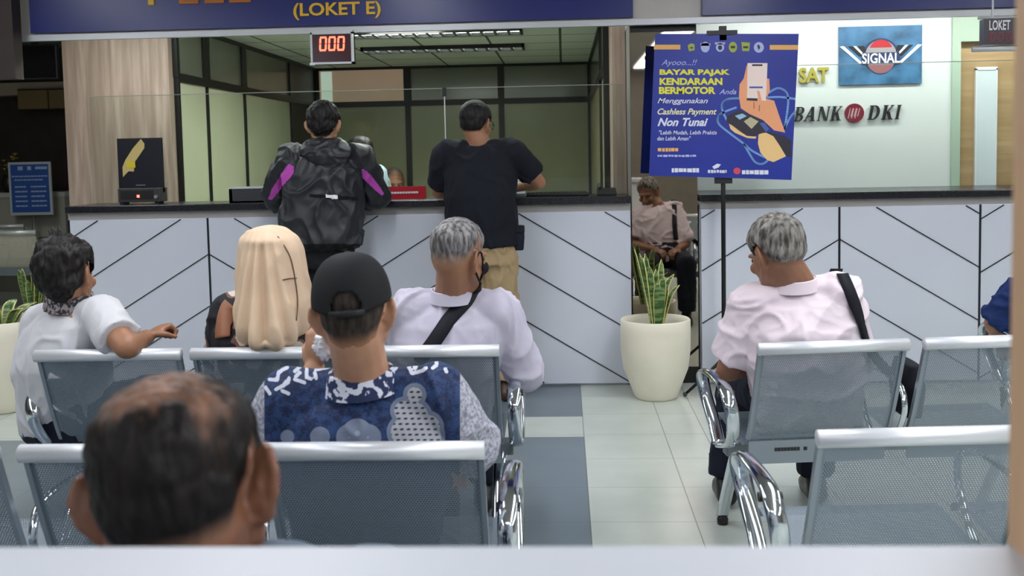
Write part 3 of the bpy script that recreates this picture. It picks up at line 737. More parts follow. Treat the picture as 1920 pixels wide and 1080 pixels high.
for i, (h, az, ln, tw, wd) in enumerate(((.50, 170, .20, .2, .042), (.46, 150, .10, -.3, .05), (.42, 60, .10, .5, .046), (.30, 20, .28, .2, .045), (.38, 200, .04, .9, .05), (.44, 185, .12, .1, .045), (.34, 300, .12, -.4, .05),
                                     (.27, 330, .18, .6, .046), (.36, 90, .05, .1, .05), (.30, 270, .10, 0, .055), (.36, 10, .10, .8, .042), (.47, 175, .15, .6, .035))):
    az = radians(az)
    leaf(t, (cos(az)*.025+.01, sin(az)*.025, .385), h, wd, ln, az, tw, M_leaf, .25 if i in (3, 10) else 0)
t = thing('potted_plant', 'large cream pot with a pale-edged leaf at the left edge of the floor', 'potted plant', (-3.27, 5.80, 0))
pot(t, .235, .53, .15)
for i in range(9):
    az = radians(40*i+10); leaf(t, (cos(az)*.05, sin(az)*.05, .44), .2+.05*rnd.random(), .075, .35+.3*rnd.random(), az, .2, M_leaf, .5)
p = PY(62, 560, 7.4)
t = thing('potted_snake_plant', 'dark snake plant behind the shoulder of the man in the white tee', 'potted plant', (p[0], 7.4, 0))
pot(t, .13, .32, .09)
for i in range(9):
    az = radians(40*i); leaf(t, (cos(az)*.03, sin(az)*.03, .27), .3+.12*rnd.random(), .05, .1+.1*rnd.random(), az, rnd.random(), M_leaf)

# ================================================================== LEFT BACKGROUND
p = PY(0, 148, 6.1); q = PY(22, 20, 6.1)
t = thing('hanging_cabinet', 'dark brown boxed cabinet hanging at the top left corner', 'cabinet', (q[0]-.2, 6.1, p[2]))
MB().box(-.25, .2, 0, .1, 0, 2.75-p[2]).build('cabinet_body', M_brown, t)
MB().box(.08, .1, -.006, 0, .02, 2.7-p[2]).build('edge_strip', M_grey, t)
p = PY(22, 150, 9.5); q = PY(105, 82, 9.5)
t = thing('wall_screen', 'black hanging television beyond the left end of the counter', 'television', ((p[0]+q[0])/2, 9.5, p[2])); hw = (q[0]-p[0])/2; H = q[2]-p[2]
MB().box(-hw, hw, 0, .06, 0, H).build('screen_body', M_blackp, t, bevel=.01)
MB().box(-hw+.015, hw-.015, -.003, .0, .015, H-.015).build('screen', mat('dark_screen', (8, 8, 10), .1), t)
MB().box(-.03, .03, .02, .04, H, 2.75-p[2]).build('mount', M_black, t)
p = PY(10, 205, 11.5); q = PY(110, 165, 11.5)
t = thing('wall_cabinet', 'tan two-door cupboard on the far wall under the beige beam', 'cupboard', (p[0]+.05, 11.5, p[2])); H = q[2]-p[2]
for k in (0, 1): MB().box(.1+k*.36, .44+k*.36, 0, .02, 0, H-.02).build('door', mat('tan_laminate', (126, 104, 70), .5), t)
MB().box(.09, .82, .02, .38, -.01, H).build('cupboard_body', M_brown, t)
p = PY(0, 362, 11.25); q = PY(118, 362, 11.25)
t = thing('low_counter', 'low pale counter beyond the left end of the white counter', 'counter', ((p[0]+q[0])/2, 11.25, 0)); hw = (q[0]-p[0])/2+.35; zt = p[2]
MB().box(-hw, hw-.35, .03, .44, 0, zt-.05).build('counter_body', mat('pale_grey_front', (178, 176, 166), .5), t)
MB().box(-hw-.02, hw-.33, 0, .46, zt-.05, zt).build('worktop', mat('pale_worktop', (206, 204, 196), .4), t)
t2 = thing('flower_arrangement', 'yellow and pale flowers in a dark vase on the low counter at the left', 'flowers', (PY(18, 362, 11.5)[0], 11.5, zt))
MB().lathe([(0, 0), (.05, 0), (.075, .08), (.06, .17), (.045, .2)], (0,0,0), 20).build('vase', mat('dark_vase', (40, 36, 34), .3), t2, True)
rnd = random.Random(5)
M_fy = mat('yellow_petals', (220, 184, 90), .6, var=.3, nscale=60); M_fl = mat('flower_foliage', (74, 84, 44), .6, var=.3)
for i in range(16):
    a, r, z = rnd.uniform(0, 6.28), rnd.uniform(.02, .15), rnd.uniform(.26, .44)
    x, y = cos(a)*r, sin(a)*r
    st = MB().tube([(0, 0, .15), (x*.6, y*.6, z*.7), (x, y, z)], .003, 6).build('stem', M_fl, t2)
    mb = MB()
    for k in range(6):
        b = k*pi/3; mb.add([(x, y, z), (x+cos(b-.4)*.022, y+sin(b-.4)*.022, z+.012), (x+cos(b)*.034, y+sin(b)*.034, z+.004), (x+cos(b+.4)*.022, y+sin(b+.4)*.022, z+.012)], [(0,1,2,3)])
    mb.lathe([(0, -.008), (.012, -.004), (.014, .006), (.006, .014), (0, .016)], (x, y, z), 8)
    mb.build('blossom', M_fy, st)
mb = MB()
for i in range(40):
    a, r, z = rnd.uniform(0, 6.28), rnd.uniform(.03, .16), rnd.uniform(.17, .36); x, y = cos(a)*r, sin(a)*r
    mb.add([(x, y, z), (x+.02*cos(a+.7), y+.02*sin(a+.7), z+.02), (x+.06*cos(a), y+.06*sin(a), z+.01), (x+.02*cos(a-.7), y+.02*sin(a-.7), z+.02)], [(0,1,2,3)])
f = mb.build('foliage', M_fl, t2, solid=.002); f['kind'] = 'stuff'
# blue information board
IY = 11.0
a = PY(20, 404, IY); b = PY(94, 303, IY); Wd = b[0]-a[0]; H = b[2]-a[2]
t = thing('information_stand', 'small blue information board in a white frame on a stand at the left', 'sign stand', ((a[0]+b[0])/2, IY, 0)); x0 = -Wd/2; z0 = a[2]
MB().box(x0, -x0, 0, .02, z0, z0+H).build('frame', mat('white_frame', (200, 204, 210), .4), t)
pn = MB().box(x0+.025, -x0-.025, -.003, .001, z0+.03, z0+H-.025).build('print', mat('info_blue_print', (52, 92, 176), .4), t)
mb = MB(); PW = Wd-.05; PX = x0+.025; PZ = z0+.03; PH = H-.055
mb.box(PX+PW*.2, PX+PW*.33, -.005, -.002, PZ+PH*.88, PZ+PH*.96).box(PX+PW*.45, PX+PW*.55, -.005, -.002, PZ+PH*.88, PZ+PH*.96).box(PX+PW*.66, PX+PW*.97, -.005, -.002, PZ+PH*.895, PZ+PH*.95)
rnd = random.Random(11)
for z, xa, xb in ((.74, .03, .97), (.665, .1, .86)):
    x = xa
    while x < xb-.04:
        wd = rnd.uniform(.05, .11); mb.box(PX+PW*x, PX+PW*min(xb, x+wd), -.005, -.002, PZ+PH*z, PZ+PH*(z+.025)); x += wd+.015
for r_ in range(5):
    for xa, xb in ((.1, .42), (.52, .92)):
        x = xa; z = .52-.1*r_
        while x < xb-.04:
            wd = rnd.uniform(.06, .12); mb.box(PX+PW*x, PX+PW*min(xb, x+wd), -.005, -.002, PZ+PH*z, PZ+PH*(z+.03)); x += wd+.012
mb.build('print_lines', mat('pale_blue_ink', (176, 196, 232), .5), pn)
MB().tube([(0, .03, .02), (0, .03, z0+.1)], .014).build('pole', M_alum, t, True)
MB().lathe([(0, 0), (.16, 0), (.16, .012), (.03, .03), (0, .03)], (0, .03, 0), 28).build('base', M_alum, t, True)

# ================================================================== WAITING BENCHES
def perfmat(name, rgb, metal=.35):
    t = NT(name); uv = t.add('ShaderNodeUVMap'); sp_ = t.add('ShaderNodeSeparateXYZ'); t.ln(uv.outputs[0], sp_.inputs[0])
    def cell(v, s, off=0.0): return t.math('SUBTRACT', t.math('FRACT', t.math('ADD', t.math('DIVIDE', v, s), off)), .5)
    dots = None
    for ox in (0.0, .5):
        a = cell(sp_.outputs[0], .0066, ox); b = cell(sp_.outputs[1], .0114, ox)
        d = t.math('ADD', t.math('MULTIPLY', t.math('MULTIPLY', a, a), .0066**2), t.math('MULTIPLY', t.math('MULTIPLY', b, b), .0114**2))
        h = t.math('LESS_THAN', d, .0016**2); dots = h if dots is None else t.math('MAXIMUM', dots, h)
    # no holes near the panel's edges: u 0.02 .. 0.475, v kept by the uv layout
    ins = t.math('MULTIPLY', t.math('GREATER_THAN', sp_.outputs[0], .022), t.math('LESS_THAN', sp_.outputs[0], .473))
    ins = t.math('MULTIPLY', ins, t.math('GREATER_THAN', sp_.outputs[1], .012))
    dots = t.math('MULTIPLY', dots, ins)
    t.base(lin(rgb)); t.b.inputs['Metallic'].default_value = metal; t.b.inputs['Roughness'].default_value = .42
    tr = t.add('ShaderNodeBsdfTransparent'); mx = t.add('ShaderNodeMixShader')
    t.ln(dots, mx.inputs[0]); t.ln(t.b.outputs[0], mx.inputs[1]); t.ln(tr.outputs[0], mx.inputs[2]); t.ln(mx.outputs[0], t.out.inputs[0])
    return t.m
M_perf = perfmat('perforated_grey_steel', (128, 140, 150))
M_perfp = perfmat('perforated_beige_steel', (214, 208, 192), 0.0)
M_rail = mat('satin_silver_steel', (226, 229, 234), .38, .45)
M_side = mat('grey_steel_edge', (146, 156, 164), .35, .6)
M_chrome = mat('polished_chrome', (214, 220, 226), .1, 1.0)
M_beam = mat('grey_beam', (120, 128, 134), .4, .5)
SW = .495
def strip_uv(name, prof, x0, x1, m, parent, rib=3, solid=.003):
    """sheet bent along prof (y, z), spanning x0..x1; uv in metres"""
    V = []; UV = []; Fc = []; acc = 0; n = len(prof); nx = rib
    for i, (y, z) in enumerate(prof):
        if i: acc += sqrt((y-prof[i-1][0])**2+(z-prof[i-1][1])**2)
        for k in range(nx+1): V.append((x0+(x1-x0)*k/nx, y, z)); UV.append(((x1-x0)*k/nx, acc))
    for i in range(n-1):
        for k in range(nx): a = i*(nx+1)+k; Fc.append((a, a+1, a+nx+2, a+nx+1))
    me = bpy.data.meshes.new(name); me.from_pydata(V, [], Fc); ul = me.uv_layers.new(name='UVMap')
    for lp in me.loops: ul.data[lp.index].uv = UV[lp.vertex_index]
    return link(name, me, m, parent, True, 0, 0)
def bez(pts, n=6):
    out = []; N = len(pts)
    for i in range(N-1):
        p0, p1, p2, p3 = [np.array(pts[min(max(j, 0), N-1)], float) for j in (i-1, i, i+1, i+2)]
        for k in range(n):
            s = k/n; out.append(tuple(.5*((2*p1)+(-p0+p2)*s+(2*p0-5*p1+4*p2-p3)*s*s+(-p0+3*p1-3*p2+p3)*s**3)))
    out.append(tuple(pts[-1])); return out
def bench(label, x0, y0, rz, n, pitch, group, perf=M_perf, sticker=None, left_arm=True, sw=SW):
    """steel waiting bench; origin on the floor under the left end of its back rails, facing +y"""
    t = thing('waiting_bench', label, 'bench', (x0, y0, 0), rz, group)
    back = bez([(.004, .772), (.03, .70), (.075, .58), (.118, .48), (.146, .435)])
    seat = bez([(.152, .445), (.165, .415), (.20, .402), (.30, .405), (.45, .425), (.52, .432), (.555, .42), (.56, .395)])
    roll = [(.004+.021*cos(a)-.006, .768+.021*sin(a)+.004) for a in [radians(-60+330*k/14) for k in range(15)]]
    for i in range(n):
        xa = i*pitch; xb = xa+sw
        bk = strip_uv('backrest', back, xa, xb, perf, t)
        mb = MB(); V = []; n_ = len(roll)
        for x in (xa-.002, xb+.002): V += [(x, y, z) for y, z in roll]
        mb.add(V, [(k, k+1, n_+k+1, n_+k) for k in range(n_-1)]+[tuple(range(n_)), tuple(range(2*n_-1, n_-1, -1))])
        mb.build('top_rail', M_rail, bk, True)
        for x in (xa, xb-.012):
            sb = MB(); V = []
            for (y, z) in back: V += [(x, y-.008, z+.0), (x+.012, y-.008, z+.0), (x+.012, y+.010, z+.003), (x, y+.010, z+.003)]
            k = len(back); sb.add(V, [(4*i_+j, 4*i_+(j+1)%4, 4*(i_+1)+(j+1)%4, 4*(i_+1)+j) for i_ in range(k-1) for j in range(4)]+[(3,2,1,0), (4*k-4, 4*k-3, 4*k-2, 4*k-1)])
            sb.build('side_edge', M_side, bk)
        st = strip_uv('seat', seat, xa, xb, perf, t)
        ap = MB().box(xa+.01, xb-.01, .150, .160, .345, .425).build('seat_apron', M_side, st)
        if sticker is not None and i == sticker:
            mb = MB(); x = xa+.10; rnd = random.Random(2)
            for wd in (.009, .010, .008, .010, .009, .008, .010, .009, None, .012):
                if wd is None: x += .012; continue
                mb.box(x, x+wd, .1475, .1502, .388, .400); x += wd+.002
            mb.build('sticker', M_ink, st)
    Lx = (n-1)*pitch+sw
    MB().box(-.03, Lx+.03, .28, .34, .335, .385).build('beam', M_beam, t, bevel=.004)
    for i in range(n+1):
        x = i*pitch-(pitch-sw)/2 if 0 < i < n else (-.045 if i == 0 else Lx+.045)
        if i == 0 and not left_arm: continue
        w_ = .024 if i in (0, n) else .011; fl = -.03 if i == 0 else 0
        path = bez([(x, .30, .37), (x, .16, .42), (x+fl*.6, .085, .52), (x+fl, .10, .595), (x+fl, .17, .622), (x+fl, .36, .625), (x+fl, .44, .60), (x+fl*.6, .455, .53), (x, .40, .43), (x, .33, .37)], 5)
        am = MB().tube(path, w_, 10, .42, side=(1,0,0)).build('armrest', M_chrome, t, True)
        if i in (0, n):
            for sx_ in (-1, 1): MB().tube([(x+fl+sx_*w_-.004, .125, .60), (x+fl+sx_*w_+.004, .125, .60)], .012, 10).build('arm_plug', M_blackp, am)
    for x in ((.0+.02, Lx-.02) if n > 2 else (.02, Lx-.02)):
        lg = MB().tube(bez([(x, .53, .035), (x, .48, .12), (x, .36, .30), (x, .31, .345), (x, .24, .30), (x, .09, .11), (x, .03, .035)], 5), .024, 10, .55, side=(1,0,0)).build('leg', M_chrome, t, True)
        for y in (.53, .03):
            MB().lathe([(0, 0), (.02, 0), (.022, .02), (.012, .04), (0, .04)], (x, y, 0), 14).build('foot', M_blackp, lg, True)
    return t
G_B = 'steel waiting benches'
A_X, A_Y = -1.790, 3.39
bench('steel waiting bench nearest the counter on the left, three people on it', A_X, A_Y, radians(.4), 3, .535, G_B)
B_X, B_Y = -1.774, 2.232
bench('steel waiting bench behind the man in the black cap, left of the aisle', B_X, B_Y, radians(.3), 3, .549, G_B, sw=.49)
BC_X, BC_Y, BC_A = .622, 3.37, radians(6.5)
bench('steel waiting bench holding the man in the pale pink shirt, right of the aisle', BC_X, BC_Y, BC_A, 2, .555, G_B, sticker=0)
bench('empty steel bench at the lower right nearest the window', .558, 2.312, radians(4.0), 2, .55, G_B)
D_X, D_Y = -1.80, .965
bench('steel bench under the bald man, mostly hidden by the white sill', -1.25, 1.0, 0, 2, .549, G_B, sw=.49)
p = PY(68, 432, 9.6); bench('pale steel bench at the left edge beyond the low counter end', p[0]-.54*2-.5, 9.6, 0, 3, .54, 'pale benches in the far left area', M_perfp)
p = PY(45, 418, 10.6); bench('pale steel bench farthest back at the left edge', p[0]-.54*2-.5, 10.6, 0, 3, .54, 'pale benches in the far left area', M_perfp)

# ================================================================== PEOPLE: tools
def rotm(yaw=0, pitch=0, roll=0):
    """head turn in degrees: yaw left, pitch up, roll to the right shoulder"""
    a, b, c = radians(yaw), radians(pitch), radians(roll)
    Rz = np.array([[cos(a), -sin(a), 0], [sin(a), cos(a), 0], [0, 0, 1]])
    Rx = np.array([[1, 0, 0], [0, cos(b), -sin(b)], [0, sin(b), cos(b)]])
    Ry = np.array([[cos(c), 0, sin(c)], [0, 1, 0], [-sin(c), 0, cos(c)]])
    return Rz @ Rx @ Ry
def unit(v): v = np.array(v, float); return v/np.linalg.norm(v)
def p_cone(a, b, ra, rb, n=14, flat=None):
    """tapered limb with round ends; flat = (axis vector, factor) squeezes it"""
    a = np.array(a, float); b = np.array(b, float); d = b-a; L = np.linalg.norm(d); d = d/max(L, 1e-6)
    e = np.cross(d, (0, 0, 1) if abs(d[2]) < .9 else (1, 0, 0)); e /= np.linalg.norm(e); g = np.cross(d, e)
    prof = [(-ra*cos(t), ra*sin(t)) for t in [pi/2*k/4 for k in range(1, 5)]] + [(L+rb*sin(t), rb*cos(t)) for t in [pi/2*k/4 for k in range(0, 4)]]
    V = [a-d*ra]; Fc = []
    for (t, r) in prof:
        V += [a+d*t+e*r*cos(2*pi*k/n)+g*r*sin(2*pi*k/n) for k in range(n)]
    V.append(b+d*rb); m = len(prof)
    for k in range(n):
        Fc.append((0, 1+(k+1)%n, 1+k)); Fc.append((len(V)-1, 1+(m-1)*n+k, 1+(m-1)*n+(k+1)%n))
    for i in range(m-1):
        for k in range(n): Fc.append((1+i*n+k, 1+i*n+(k+1)%n, 1+(i+1)*n+(k+1)%n, 1+(i+1)*n+k))
    V = np.array(V)
    if flat is not None:
        ax = unit(flat[0]); c = (a+b)/2; h = (V-c)@ax; V = V-np.outer(h, ax)*(1-flat[1])
    return V, Fc
def p_ell(c, r, R=None, n=20, m=14):
    V = [(0, 0, -1)]; Fc = []
    for i in range(1, m):
        t = -pi/2+pi*i/m; V += [(cos(t)*cos(2*pi*k/n), cos(t)*sin(2*pi*k/n), sin(t)) for k in range(n)]
    V.append((0, 0, 1)); V = np.array(V)*np.array(r)
    if R is not None: V = V @ R.T
    V = V+np.array(c)
    for k in range(n):
        Fc.append((0, 1+(k+1)%n, 1+k)); Fc.append((len(V)-1, 1+(m-2)*n+k, 1+(m-2)*n+(k+1)%n))
    for i in range(m-2):
        for k in range(n): Fc.append((1+i*n+k, 1+i*n+(k+1)%n, 1+(i+1)*n+(k+1)%n, 1+(i+1)*n+k))
    return V, Fc
def p_loft(rings, n=32, ex=2.4):
    """rings: (centre, half width, half depth, right vector, forward vector)"""
    V = []; Fc = []
    for (c, wx, wy, rv, fv) in rings:
        c = np.array(c, float); rv = np.array(rv, float); fv = np.array(fv, float)
        for k in range(n):
            t = 2*pi*k/n; ct, st = cos(t), sin(t)
            V.append(c+rv*wx*math.copysign(abs(ct)**(2/ex), ct)+fv*wy*math.copysign(abs(st)**(2/ex), st))
    m = len(rings); V.append(rings[0][0]); V.append(rings[-1][0]); a, b = m*n, m*n+1
    for i in range(m-1):
        for k in range(n): Fc.append((i*n+k, i*n+(k+1)%n, (i+1)*n+(k+1)%n, (i+1)*n+k))
    for k in range(n): Fc.append((a, (k+1)%n, k)); Fc.append((b, (m-1)*n+k, (m-1)*n+(k+1)%n))
    return np.array(V), Fc
def mesh_arrays(me):
    n = len(me.vertices); V = np.empty(n*3); me.vertices.foreach_get('co', V); V = V.reshape(-1, 3)
    N = np.empty(n*3); me.vertex_normals.foreach_get('vector', N)
    Fc = [tuple(p.vertices) for p in me.polygons]
    return V, N.reshape(-1, 3), Fc
def union(prims, voxel=.006, smooth=4):
    """melt overlapping closed shapes into one continuous surface"""
    mb = MB()
    for V, Fc in prims: mb.add(V, Fc)
    me = bpy.data.meshes.new('u'); me.from_pydata(mb.v, [], mb.f); me.update()
    bm = bmesh.new(); bm.from_mesh(me)
    bmesh.ops.recalc_face_normals(bm, faces=bm.faces); bm.to_mesh(me); bm.free()
    o = bpy.data.objects.new('u', me); COL.objects.link(o)
    r = o.modifiers.new('r', 'REMESH'); r.mode = 'VOXEL'; r.voxel_size = voxel; r.adaptivity = 0
    if smooth:
        s_ = o.modifiers.new('s', 'SMOOTH'); s_.factor = .5; s_.iterations = smooth
    dg = bpy.context.evaluated_depsgraph_get(); dg.update()
    ev = bpy.data.meshes.new_from_object(o.evaluated_get(dg))
    out = mesh_arrays(ev)
    bpy.data.objects.remove(o); bpy.data.meshes.remove(me); bpy.data.meshes.remove(ev)
    return out
def surf(name, V, Fc, m, parent, attrs=None):
    off = np.array(parent_world(parent))
    me = bpy.data.meshes.new(name); me.from_pydata([tuple(v) for v in (V-off)], [], Fc); me.update()
    for k, a in (attrs or {}).items():
        at = me.attributes.new(k, 'FLOAT', 'POINT'); at.data.foreach_set('value', np.asarray(a, dtype=np.float32))
    return link(name, me, m, parent, True)
def parent_world(o):
    v = Vector((0, 0, 0))
    while o is not None: v = v+o.location; o = o.parent
    return v
def wrinkle(V, N, amp=.005, scale=9, seed=0, stretch=(1, 1, 1), ridge=.6, where=None):
    out = V.copy(); st = np.array(stretch)*scale
    for i in range(len(V)):
        q = Vector(V[i]*st)+Vector((seed*7.1, seed*3.3, seed))
        a = mnoise.noise(q); b = max(0.0, 1-3.2*abs(mnoise.noise(q*1.15+Vector((a, a, a))*.8)))**1.5*2.2+.5*max(0.0, 1-3.5*abs(mnoise.noise(q*2.3)))-.3
        k = 1 if where is None else where[i]
        out[i] = V[i]+N[i]*amp*k*((1-ridge)*a+ridge*(b-.4))
    return out
def sub(V, Fc, keep):
    keep = np.asarray(keep); idx = -np.ones(len(V), int); F2 = [f for f in Fc if all(keep[i] for i in f)]
    used = sorted({i for f in F2 for i in f}); 
    for j, i in enumerate(used): idx[i] = j
    return np.array(used, int), [tuple(idx[i] for i in f) for f in F2]
def project(V):
    d = V-CAMP; w_ = d@_f
    return C_X+F_PX*(d@_R)/w_, C_Y-F_PX*(d@_U)/w_
def sstep(x, a, b): t = np.clip((x-a)/(b-a), 0, 1); return t*t*(3-2*t)

def head_prims(P, R, hs=1.0, earout=1.0, jaw=1.0, earsz=1.0):
    T = lambda q: P+R@(np.array(q, float)*hs)
    s = hs; o = []
    o.append(p_ell(T((0, -.018, .036)), (.0755*s, .097*s, .089*s), R))
    o.append(p_ell(T((0, -.045, .01)), (.068*s, .065*s, .075*s), R))
    o.append(p_ell(T((0, .035, -.02)), (.064*s, .062*s, .085*s), R))
    o.append(p_ell(T((0, .048, -.075)), (.046*s*jaw, .045*s, .045*s), R))
    for e in (-1, 1):
        o.append(p_cone(T((e*.058, .005, -.045)), T((e*.022, .078, -.098)), .019*s*jaw, .016*s))
        o.append(p_ell(T((e*.04, .072, -.022)), (.024*s, .022*s, .022*s), R))
        o.append(p_cone(T((e*.012, .092, .026)), T((e*.048, .080, .024)), .010*s, .009*s))
        # ear: bowl, curled rim, lobe
        k = earsz
        def E(y, z, out): return T((e*(.070+out*earout), -.012+y*k, z*k))
        o.append(p_cone(E(.012, .0, .004), E(-.006, .0, .013), .015*s*k, .016*s*k, flat=(R@np.array([1, 0, 0]), .45)))
        o.append(p_cone(E(.0, .018, .012), E(-.006, -.018, .011), .0155*s*k, .013*s*k, flat=(R@np.array([1, 0, 0]), .4)))
        rim = [(.014, .008, .008), (.012, .026, .010), (-.002, .035, .014), (-.016, .028, .020), (-.021, .010, .023), (-.018, -.010, .020), (-.008, -.024, .014), (.004, -.034, .008)]
        for a, b in zip(rim[:-1], rim[1:]): o.append(p_cone(E(*a), E(*b), .0058*s, .0058*s, 10))
        o.append(p_cone(E(-.004, -.02, .010), E(.004, -.03, .007), .009*s, .009*s, 10))
        o.append(p_ell(E(-.002, -.010, .006), (.010*s, .017*s, .022*s), R))
        o.append(p_cone(T((e*.066, -.012, -.03)), E(-.002, -.028, .010), .012*s, .0095*s, 10))
        o.append(p_cone(E(-.012, .018, .014), E(-.014, -.004, .016), .007*s, .007*s, 10))
    o.append(p_cone(T((0, .095, .012)), T((0, .118, -.026)), .009*s, .014*s))
    for e in (-1, 1): o.append(p_ell(T((e*.013, .105, -.030)), (.010*s, .011*s, .009*s), R))
    o.append(p_cone(T((-.018, .092, -.060)), T((.018, .092, -.060)), .009*s, .009*s)); o.append(p_cone(T((-.016, .090, -.072)), T((.016, .090, -.072)), .009*s, .009*s))
    o.append(p_ell(T((0, .088, -.098)), (.018*s, .014*s, .014*s), R))
    return o
def hand_prims(W, d, pn, curl=.6, side=1, s=1.0):
    """five-fingered hand from the wrist W along d, palm facing pn, thumb on side"""
    d = unit(d); pn = np.array(pn, float); pn = unit(pn-d*(pn@d)); lat = np.cross(d, pn)*side
    o = [p_ell(W+d*.045*s, (.040*s, .046*s, .016*s), np.stack([lat, d, pn], 1))]
    def rot(v, a): return d*0+v*cos(a)
    for i, (L, off, bx) in enumerate(((.068, .030, .082), (.076, .010, .088), (.070, -.010, .084), (.055, -.029, .076))):
        p = W+d*bx*s+lat*off*s; o.append(p_cone(W+d*.03*s+lat*off*.7*s, p, .011*s, .0098*s, 10)); a = 0
        for k, fr in enumerate((.45, .32, .23)):
            a += curl*(1.05, 1.15, .8)[k]*(1+.08*i); q = p+(d*cos(a)+pn*sin(a)+lat*.02*(1.5-i))*L*fr*s
            o.append(p_cone(p, q, (.0092-.0007*k)*s, (.0086-.0009*k)*s, 10)); p = q
    b = W+d*.018*s+lat*.026*s; m = b+(d*.55+lat*.6+pn*.35)*.042*s; e = m+(d*.8+lat*.05+pn*(.2+.5*curl))*.034*s
    o.append(p_cone(b, m, .014*s, .011*s, 10)); o.append(p_cone(m, e, .0105*s, .008*s, 10))
    return o
def skinmat(name, rgb):
    t = NT(name); c = lin(rgb); n = t.noise(9, 4); n2 = t.noise(60, 2)
    a = t.mix(t.sstep(n, .3, .7), tuple(v*.86 for v in c[:3])+(1,), tuple(min(1, v*1.1) for v in c[:3])+(1,))
    t.base(a); t.b.inputs['Roughness'].default_value = .48
    t.b.inputs['Subsurface Weight'].default_value = .08; t.b.inputs['Subsurface Radius'].default_value = (.012, .005, .003)
    t.bump(n2, .08, .002); return t.m
def hairmat(name, dark, light, skin, lo=.0, hi=.02, amt=.5, dens=False):
    """hair that thins towards its edge: attribute hm = distance inside the hairline (m), hd = density"""
    t = NT(name); n = t.noise(24, 5, (3.2, 3.2, .8)); n2 = t.noise(9, 3)
    c = t.mix(t.sstep(n, .5-amt*.3, .5+amt*.3), lin(dark), lin(light))
    c = t.mix(t.math('MULTIPLY', t.sstep(n2, .45, .7), .4), c, lin(dark))
    e = t.sstep(t.math('ADD', t.attr('hm'), t.math('MULTIPLY', t.math('SUBTRACT', n, .5), .012)), lo, hi)
    if dens:
        h = t.math('ADD', t.attr('hd'), t.math('MULTIPLY', t.math('SUBTRACT', n, .5), .9))
        e = t.math('MULTIPLY', e, t.sstep(h, -.05, .85))
    t.base(t.mix(e, lin(skin), c)); t.b.inputs['Roughness'].default_value = .52
    t.b.inputs['Specular IOR Level'].default_value = .22; t.bump(n, .5, .006); return t.m
AZ = np.array([0, 40, 62, 78, 95, 112, 135, 160, 180.]); 
def hair(parent, V, N, Fc, P, R, m, hs=1.0, thick=.014, zb=(.082, .07, .03, -.006, .034, .0, -.048, -.066, -.066), tuft=.004, edge=.03, seed=0, density=None, top=1.0, sides=1.0, name='hair', tscale=38):
    """hair as a coat growing out of the scalp, tapering to nothing at the hairline"""
    q = (V-P)@R/hs
    az = np.degrees(np.abs(np.arctan2(q[:,0], q[:,1]))); line = np.interp(az, AZ, zb)
    mask = q[:,2]-line
    ear = (np.abs(q[:,0]) > .0745) & (q[:,2] < .042) & (q[:,2] > -.05) & (q[:,1] < .03) & (q[:,1] > -.042)
    mask = np.where(ear, -.02, mask); mask = np.where(np.linalg.norm(q-np.array([0, -.01, .02]), axis=1) > .16, -.02, mask)
    used, F2 = sub(V, Fc, mask > -.002)
    Vs, Ns, ms, qs = V[used], N[used], mask[used], q[used]
    t = sstep(ms, -.002, edge)
    th = np.interp(qs[:,2], [-.06, .02, .08, .12], [.35*sides, .6*sides, 1.0, top])*thick
    nz = np.array([.6*mnoise.noise(Vector(p*tscale)+Vector((seed, 0, 0))) + .8*mnoise.noise(Vector((p[0]*tscale*2.6, p[1]*tscale*2.6, p[2]*tscale*.9))) for p in qs])
    Vh = Vs+Ns*((th*t+tuft*t*nz)*hs-.0004)[:, None]
    at = {'hm': ms}
    if density is not None: at['hd'] = density(qs)
    return surf(name, Vh, F2, m, parent, at)

def torso_rings(hip, nb, rv, fat=1.0, grow=0.0, deep=1.0, bow=.03, shw=1.0, hipw=1.0, lo=-.10):
    up = unit(nb-hip); rv = unit(rv); fv = unit(np.cross(up, rv)); L = np.linalg.norm(nb-hip)
    out = []
    for s, wx, wy in ((lo, .165*hipw, .12), (.04, .168*hipw, .128), (.28, .156*fat, .118*fat), (.52, .166*fat, .122*fat), (.72, .176*(fat+1)/2, .118), (.86, .168*shw, .10), (.95, .115, .078), (1.0, .07, .062)):
        c = hip+up*L*s-fv*bow*sin(pi*max(0, min(1, s)))
        out.append((c, wx+grow, wy*deep+grow, rv, fv))
    return out, up, rv, fv

